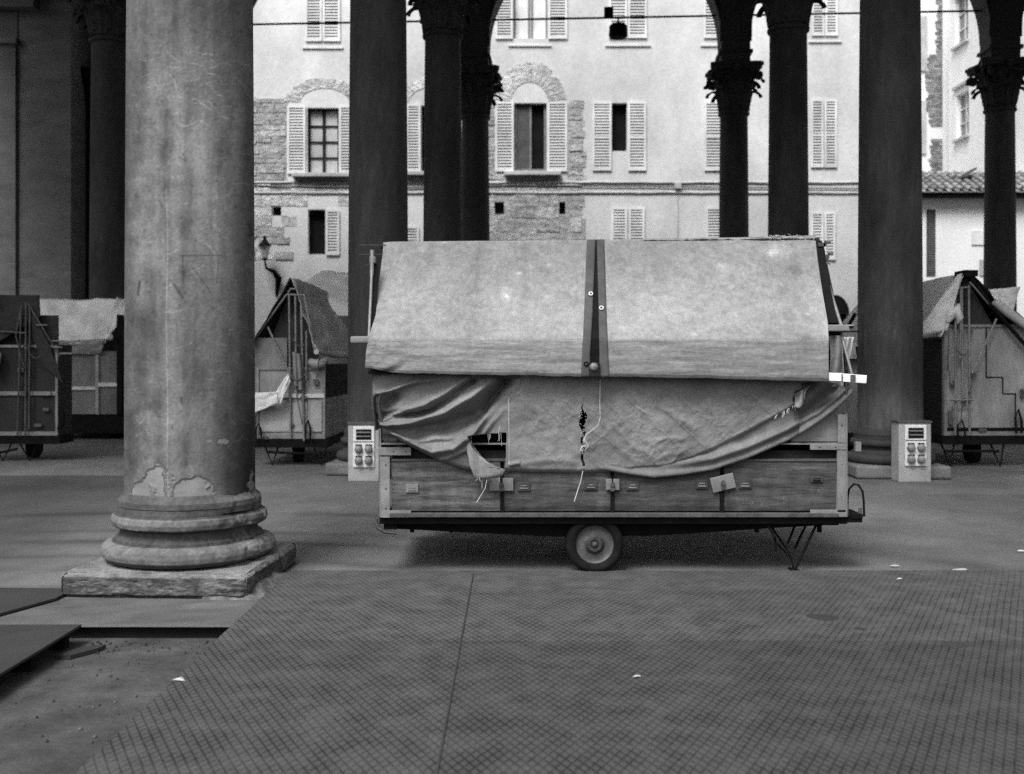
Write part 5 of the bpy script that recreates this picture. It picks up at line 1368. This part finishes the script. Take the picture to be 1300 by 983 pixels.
b = MB(); b.tube([U(1216, 553, yB - .12), U(1216, 540, yB - .12), U(1221, 533, yB - .12), U(1225, 545, yB - .12), U(1225, 553, yB - .12)], .014, 6); b.tube([U(1290, 550, yB - .12), U(1289, 530, yB - .12), U(1293, 520, yB - .12), U(1297, 535, yB - .12), U(1297, 550, yB - .12)], .018, 6); b.build_each('hoop_handle', 'black', B_, b.n)

ropes(B_, yB - .14, [((1213, 440), (1230, 446), 8), ((1222, 512), (1219, 545), 0), ((1236, 474), (1231, 500), 3), ((1205, 420), (1203, 470), 1)])
fittings(B_, yB, [(1208, 487, 3, 4), (1234, 476, 3, 3), (1222, 508, 3, 3), (1246, 546, 5, 2), (1213, 400, 3, 3), (1230, 420, 3, 2), (1296, 500, 2, 6), (1205, 530, 2.5, 9)])
# C: far left dark trailer ---------------------------------------------------------
yC = 16.0
C_r, xl, xr, zb, zt = gable_cart('dark trailer seen end on at the left edge, black tarpaulin drooping to a point', yC, -28, 74, 33, 382, 438, tone=.14, yb_=553, L=.5)
vlegs(C_r, yC, (4, 38), zb - .12, .3)
b = MB(); b.bar(U(-10, 577, yC), U(22, 570, yC), .02); b.build('axle_bar', 'black', C_r)
poles(C_r, yC - .08, [[(33, 384), (32, 553)], [(27, 388), (22, 553)], [(38, 388), (37, 545)], [(28, 388), (20, 425)], [(36, 386), (62, 430), (76, 452)], [(0, 421), (32, 423)]], m='rust', r=.014)
poles(C_r, yC - .1, [[(46, 413), (60, 413)], [(66, 433), (82, 433)], [(68, 441), (79, 441)], [(76, 449), (92, 449)]], m='steel', r=.012)
b = MB(); b.box(X(-28, yC), X(74, yC), yC - .03, yC - .002, Z(502, yC), Z(497, yC)); b.box(X(52, yC), X(66, yC), yC - .06, yC - .031, Z(502, yC), Z(497, yC)); b.build('rail', 'knob', C_r)
b = MB(); b.box(X(-28, yC), X(70, yC), yC + .1, yC + .13, zt, Z(400, yC)); b.build('gable_board', 'darkcloth', C_r)
sheet('roof_canvas', 'darkcloth', C_r, [U(-30, 374, yC + .1), U(50, 375, yC + .1), U(52, 402, yC - .05), U(-30, 452, yC - .05)], 16, 12, .04)
b = MB(); b.prism([U(38, 392, yC - .06), U(60, 432, yC - .06), U(80, 487, yC - .06), U(56, 465, yC - .06), U(42, 430, yC - .06)], (0, .02, 0)); b.build('drooping_flap', 'darkcloth', C_r)
b = MB(); b.lathe([(.0, Z(475, yC)), (.06, Z(468, yC)), (.10, Z(450, yC)), (.03, Z(440, yC))], 12, (X(-1, yC), yC - .15)); b.build('pale_bundle', 'palecloth', C_r, smooth=60)
b = MB(); b.tube([U(74, 545, yC - .05), U(80, 538, yC - .05), U(80, 525, yC - .05), U(76, 520, yC - .05)], .03, 8); b.build('hoop_handle', 'black', C_r)

fittings(C_r, yC, [(28, 470, 4, 3), (36, 440, 4, 3), (60, 520, 4, 2), (33, 500, 4, 3), (50, 540, 5, 2)], 'rust')
ropes(C_r, yC - .14, [((33, 440), (52, 452), 8), ((20, 425), (32, 470), 3)])
# D: pale canvas trailer seen from its side -----------------------------------------
yD = 20.5
D_ = empty('market_trailer', (X(115, yD), yD + .7, 0), 'trailer seen broadside at left with a bright creased canvas roof over grey panels', 'market trailer', 'closed market trailers parked in the loggia')
b = MB(); b.box(X(60, yD), X(200, yD), yD, yD + 1.4, Z(526, yD), Z(446, yD)); b.build('box', 'panelpaint', D_)
b = MB(); b.box(X(58, yD), X(202, yD), yD - .02, yD + 1.4, .12, Z(527, yD)); b.build('chassis', 'black', D_)
b = MB(); b.box(X(60, yD), X(122, yD), yD - .05, yD - .002, Z(495, yD), Z(491, yD)); b.box(X(126, yD), X(150, yD), yD - .05, yD - .002, Z(491, yD), Z(486, yD)); b.build('rail', 'palecloth', D_)
b = MB(); b.box(X(122, yD), X(126, yD), yD - .04, yD - .001, Z(526, yD), Z(450, yD)); b.build('post', 'pedestal', D_)
b = MB(); b.box(X(150, yD), X(157, yD), yD - .08, yD - .003, Z(526, yD), Z(400, yD)); b.build('dark_post', 'black', D_)
sheet('roof_canvas', 'white', D_, [U(36, 381, yD + .7), U(150, 380, yD + .7), U(134, 436, yD - .12), U(52, 440, yD - .12)], 30, 20, .07, tone=.95)
sheet('canvas_valance', 'palecloth', D_, [U(60, 434, yD - .14), U(134, 430, yD - .14), U(128, 450, yD - .08), U(70, 450, yD - .08)], 30, 8, .06, tone=.45)
sheet('roof_canvas', 'palecloth', D_, [U(148, 378, yD + .65), U(164, 379, yD + .65), U(160, 398, yD + .1), U(136, 430, yD - .2)], 14, 14, .05, tone=1.)
b = MB(); b.lathe([(.0, yD - .3), (.05, yD - .28), (.07, yD - .2), (.06, yD - .15)], 14, (X(139, yD - .2), Z(428, yD - .2)), axis='y', caps=False); b.build('lamp_cap', 'white', D_, smooth=60)
b = MB(); b.lathe([(.12, yD + .1), (.2, yD + .12), (.2, yD + .2), (.12, yD + .22)], 24, (X(128, yD), .2), axis='y'); b.build('wheel', 'tyre', D_)
# F: something dark with pale wraps behind the drawbar of the main trailer --------------
yG = 17.0
F_ = empty('market_trailer', (X(1085, yG), yG + .5, 0), 'trailer mostly hidden behind the tall right column, a strip of grey cloth showing', 'market trailer', 'closed market trailers parked in the loggia')
b = MB(); b.box(X(1040, yG), X(1110, yG), yG + .2, yG + 2, .35, Z(455, yG)); b.build('box', 'panelpaint', F_)
b = MB(); b.box(X(1040, yG), X(1112, yG), yG + .15, yG + 2, .14, .348); b.build('chassis', 'black', F_)
sheet('roof_canvas', 'greycloth', F_, [U(1092, 385, yG + .8), U(1112, 385, yG + .8), U(1112, 462, yG), U(1040, 440, yG)], 16, 14, .06, tone=1.1)
poles(F_, yG - .1, [[(1086, 398), (1078, 412)], [(1088, 440), (1092, 470)]], m='black', r=.03)
b = MB(); b.lathe([(.12, -.07), (.2, -.05), (.2, .05), (.12, .07)], 20, (X(1090, yG), .2), axis='y'); b.v = [(x, y + yG + .5, z) for x, y, z in b.v]; b.build('wheel', 'tyre', F_)

# ================================================================ CAMERA, LIGHT
cam = bpy.data.cameras.new('camera'); co = bpy.data.objects.new('camera', cam); C.objects.link(co)
co.location = (0, 0, CAMH); co.rotation_euler = (PI / 2, 0, 0)
cam.sensor_width = 36; cam.lens = 36 * K / 1300; cam.shift_y = -(491.5 - HZ) / 1300
cam.clip_end = 500; cam.clip_start = .1
cam.dof.use_dof = True; cam.dof.focus_distance = 7.5; cam.dof.aperture_fstop = 2.1
S.camera = co

SUN_EL, SUN_AZ = 54, 26        # behind the viewer, a little to the left; overcast, so a very soft source
w = bpy.data.worlds.new('World'); S.world = w; w.use_nodes = True
nt = w.node_tree; bg = nt.nodes['Background']
sky = nt.nodes.new('ShaderNodeTexSky'); sky.sky_type = 'NISHITA'; sky.sun_disc = False
sky.sun_elevation = math.radians(SUN_EL); sky.sun_rotation = math.radians(180 + SUN_AZ); sky.dust_density = 5; sky.air_density = 1.5
bw = nt.nodes.new('ShaderNodeRGBToBW'); nt.links.new(sky.outputs[0], bw.inputs[0]); nt.links.new(bw.outputs[0], bg.inputs[0])
bg.inputs[1].default_value = .10
sl = bpy.data.lights.new('sun', 'SUN'); sl.energy = 1.5; sl.angle = math.radians(22); sl.color = (1, 1, 1)
so = bpy.data.objects.new('sun', sl); C.objects.link(so)
so.rotation_euler = (math.radians(90 - SUN_EL), 0, math.radians(-SUN_AZ))
S.view_settings.view_transform = 'Standard'; S.view_settings.look = 'None'; S.view_settings.gamma = 1; S.view_settings.use_curve_mapping = False
S.view_settings.exposure = .95
S.cycles.use_denoising = False
S.cycles.max_bounces = 6; S.cycles.diffuse_bounces = 4; S.cycles.caustics_reflective = False; S.cycles.caustics_refractive = False

for o in bpy.data.objects:
    if '_w' in o: del o['_w']
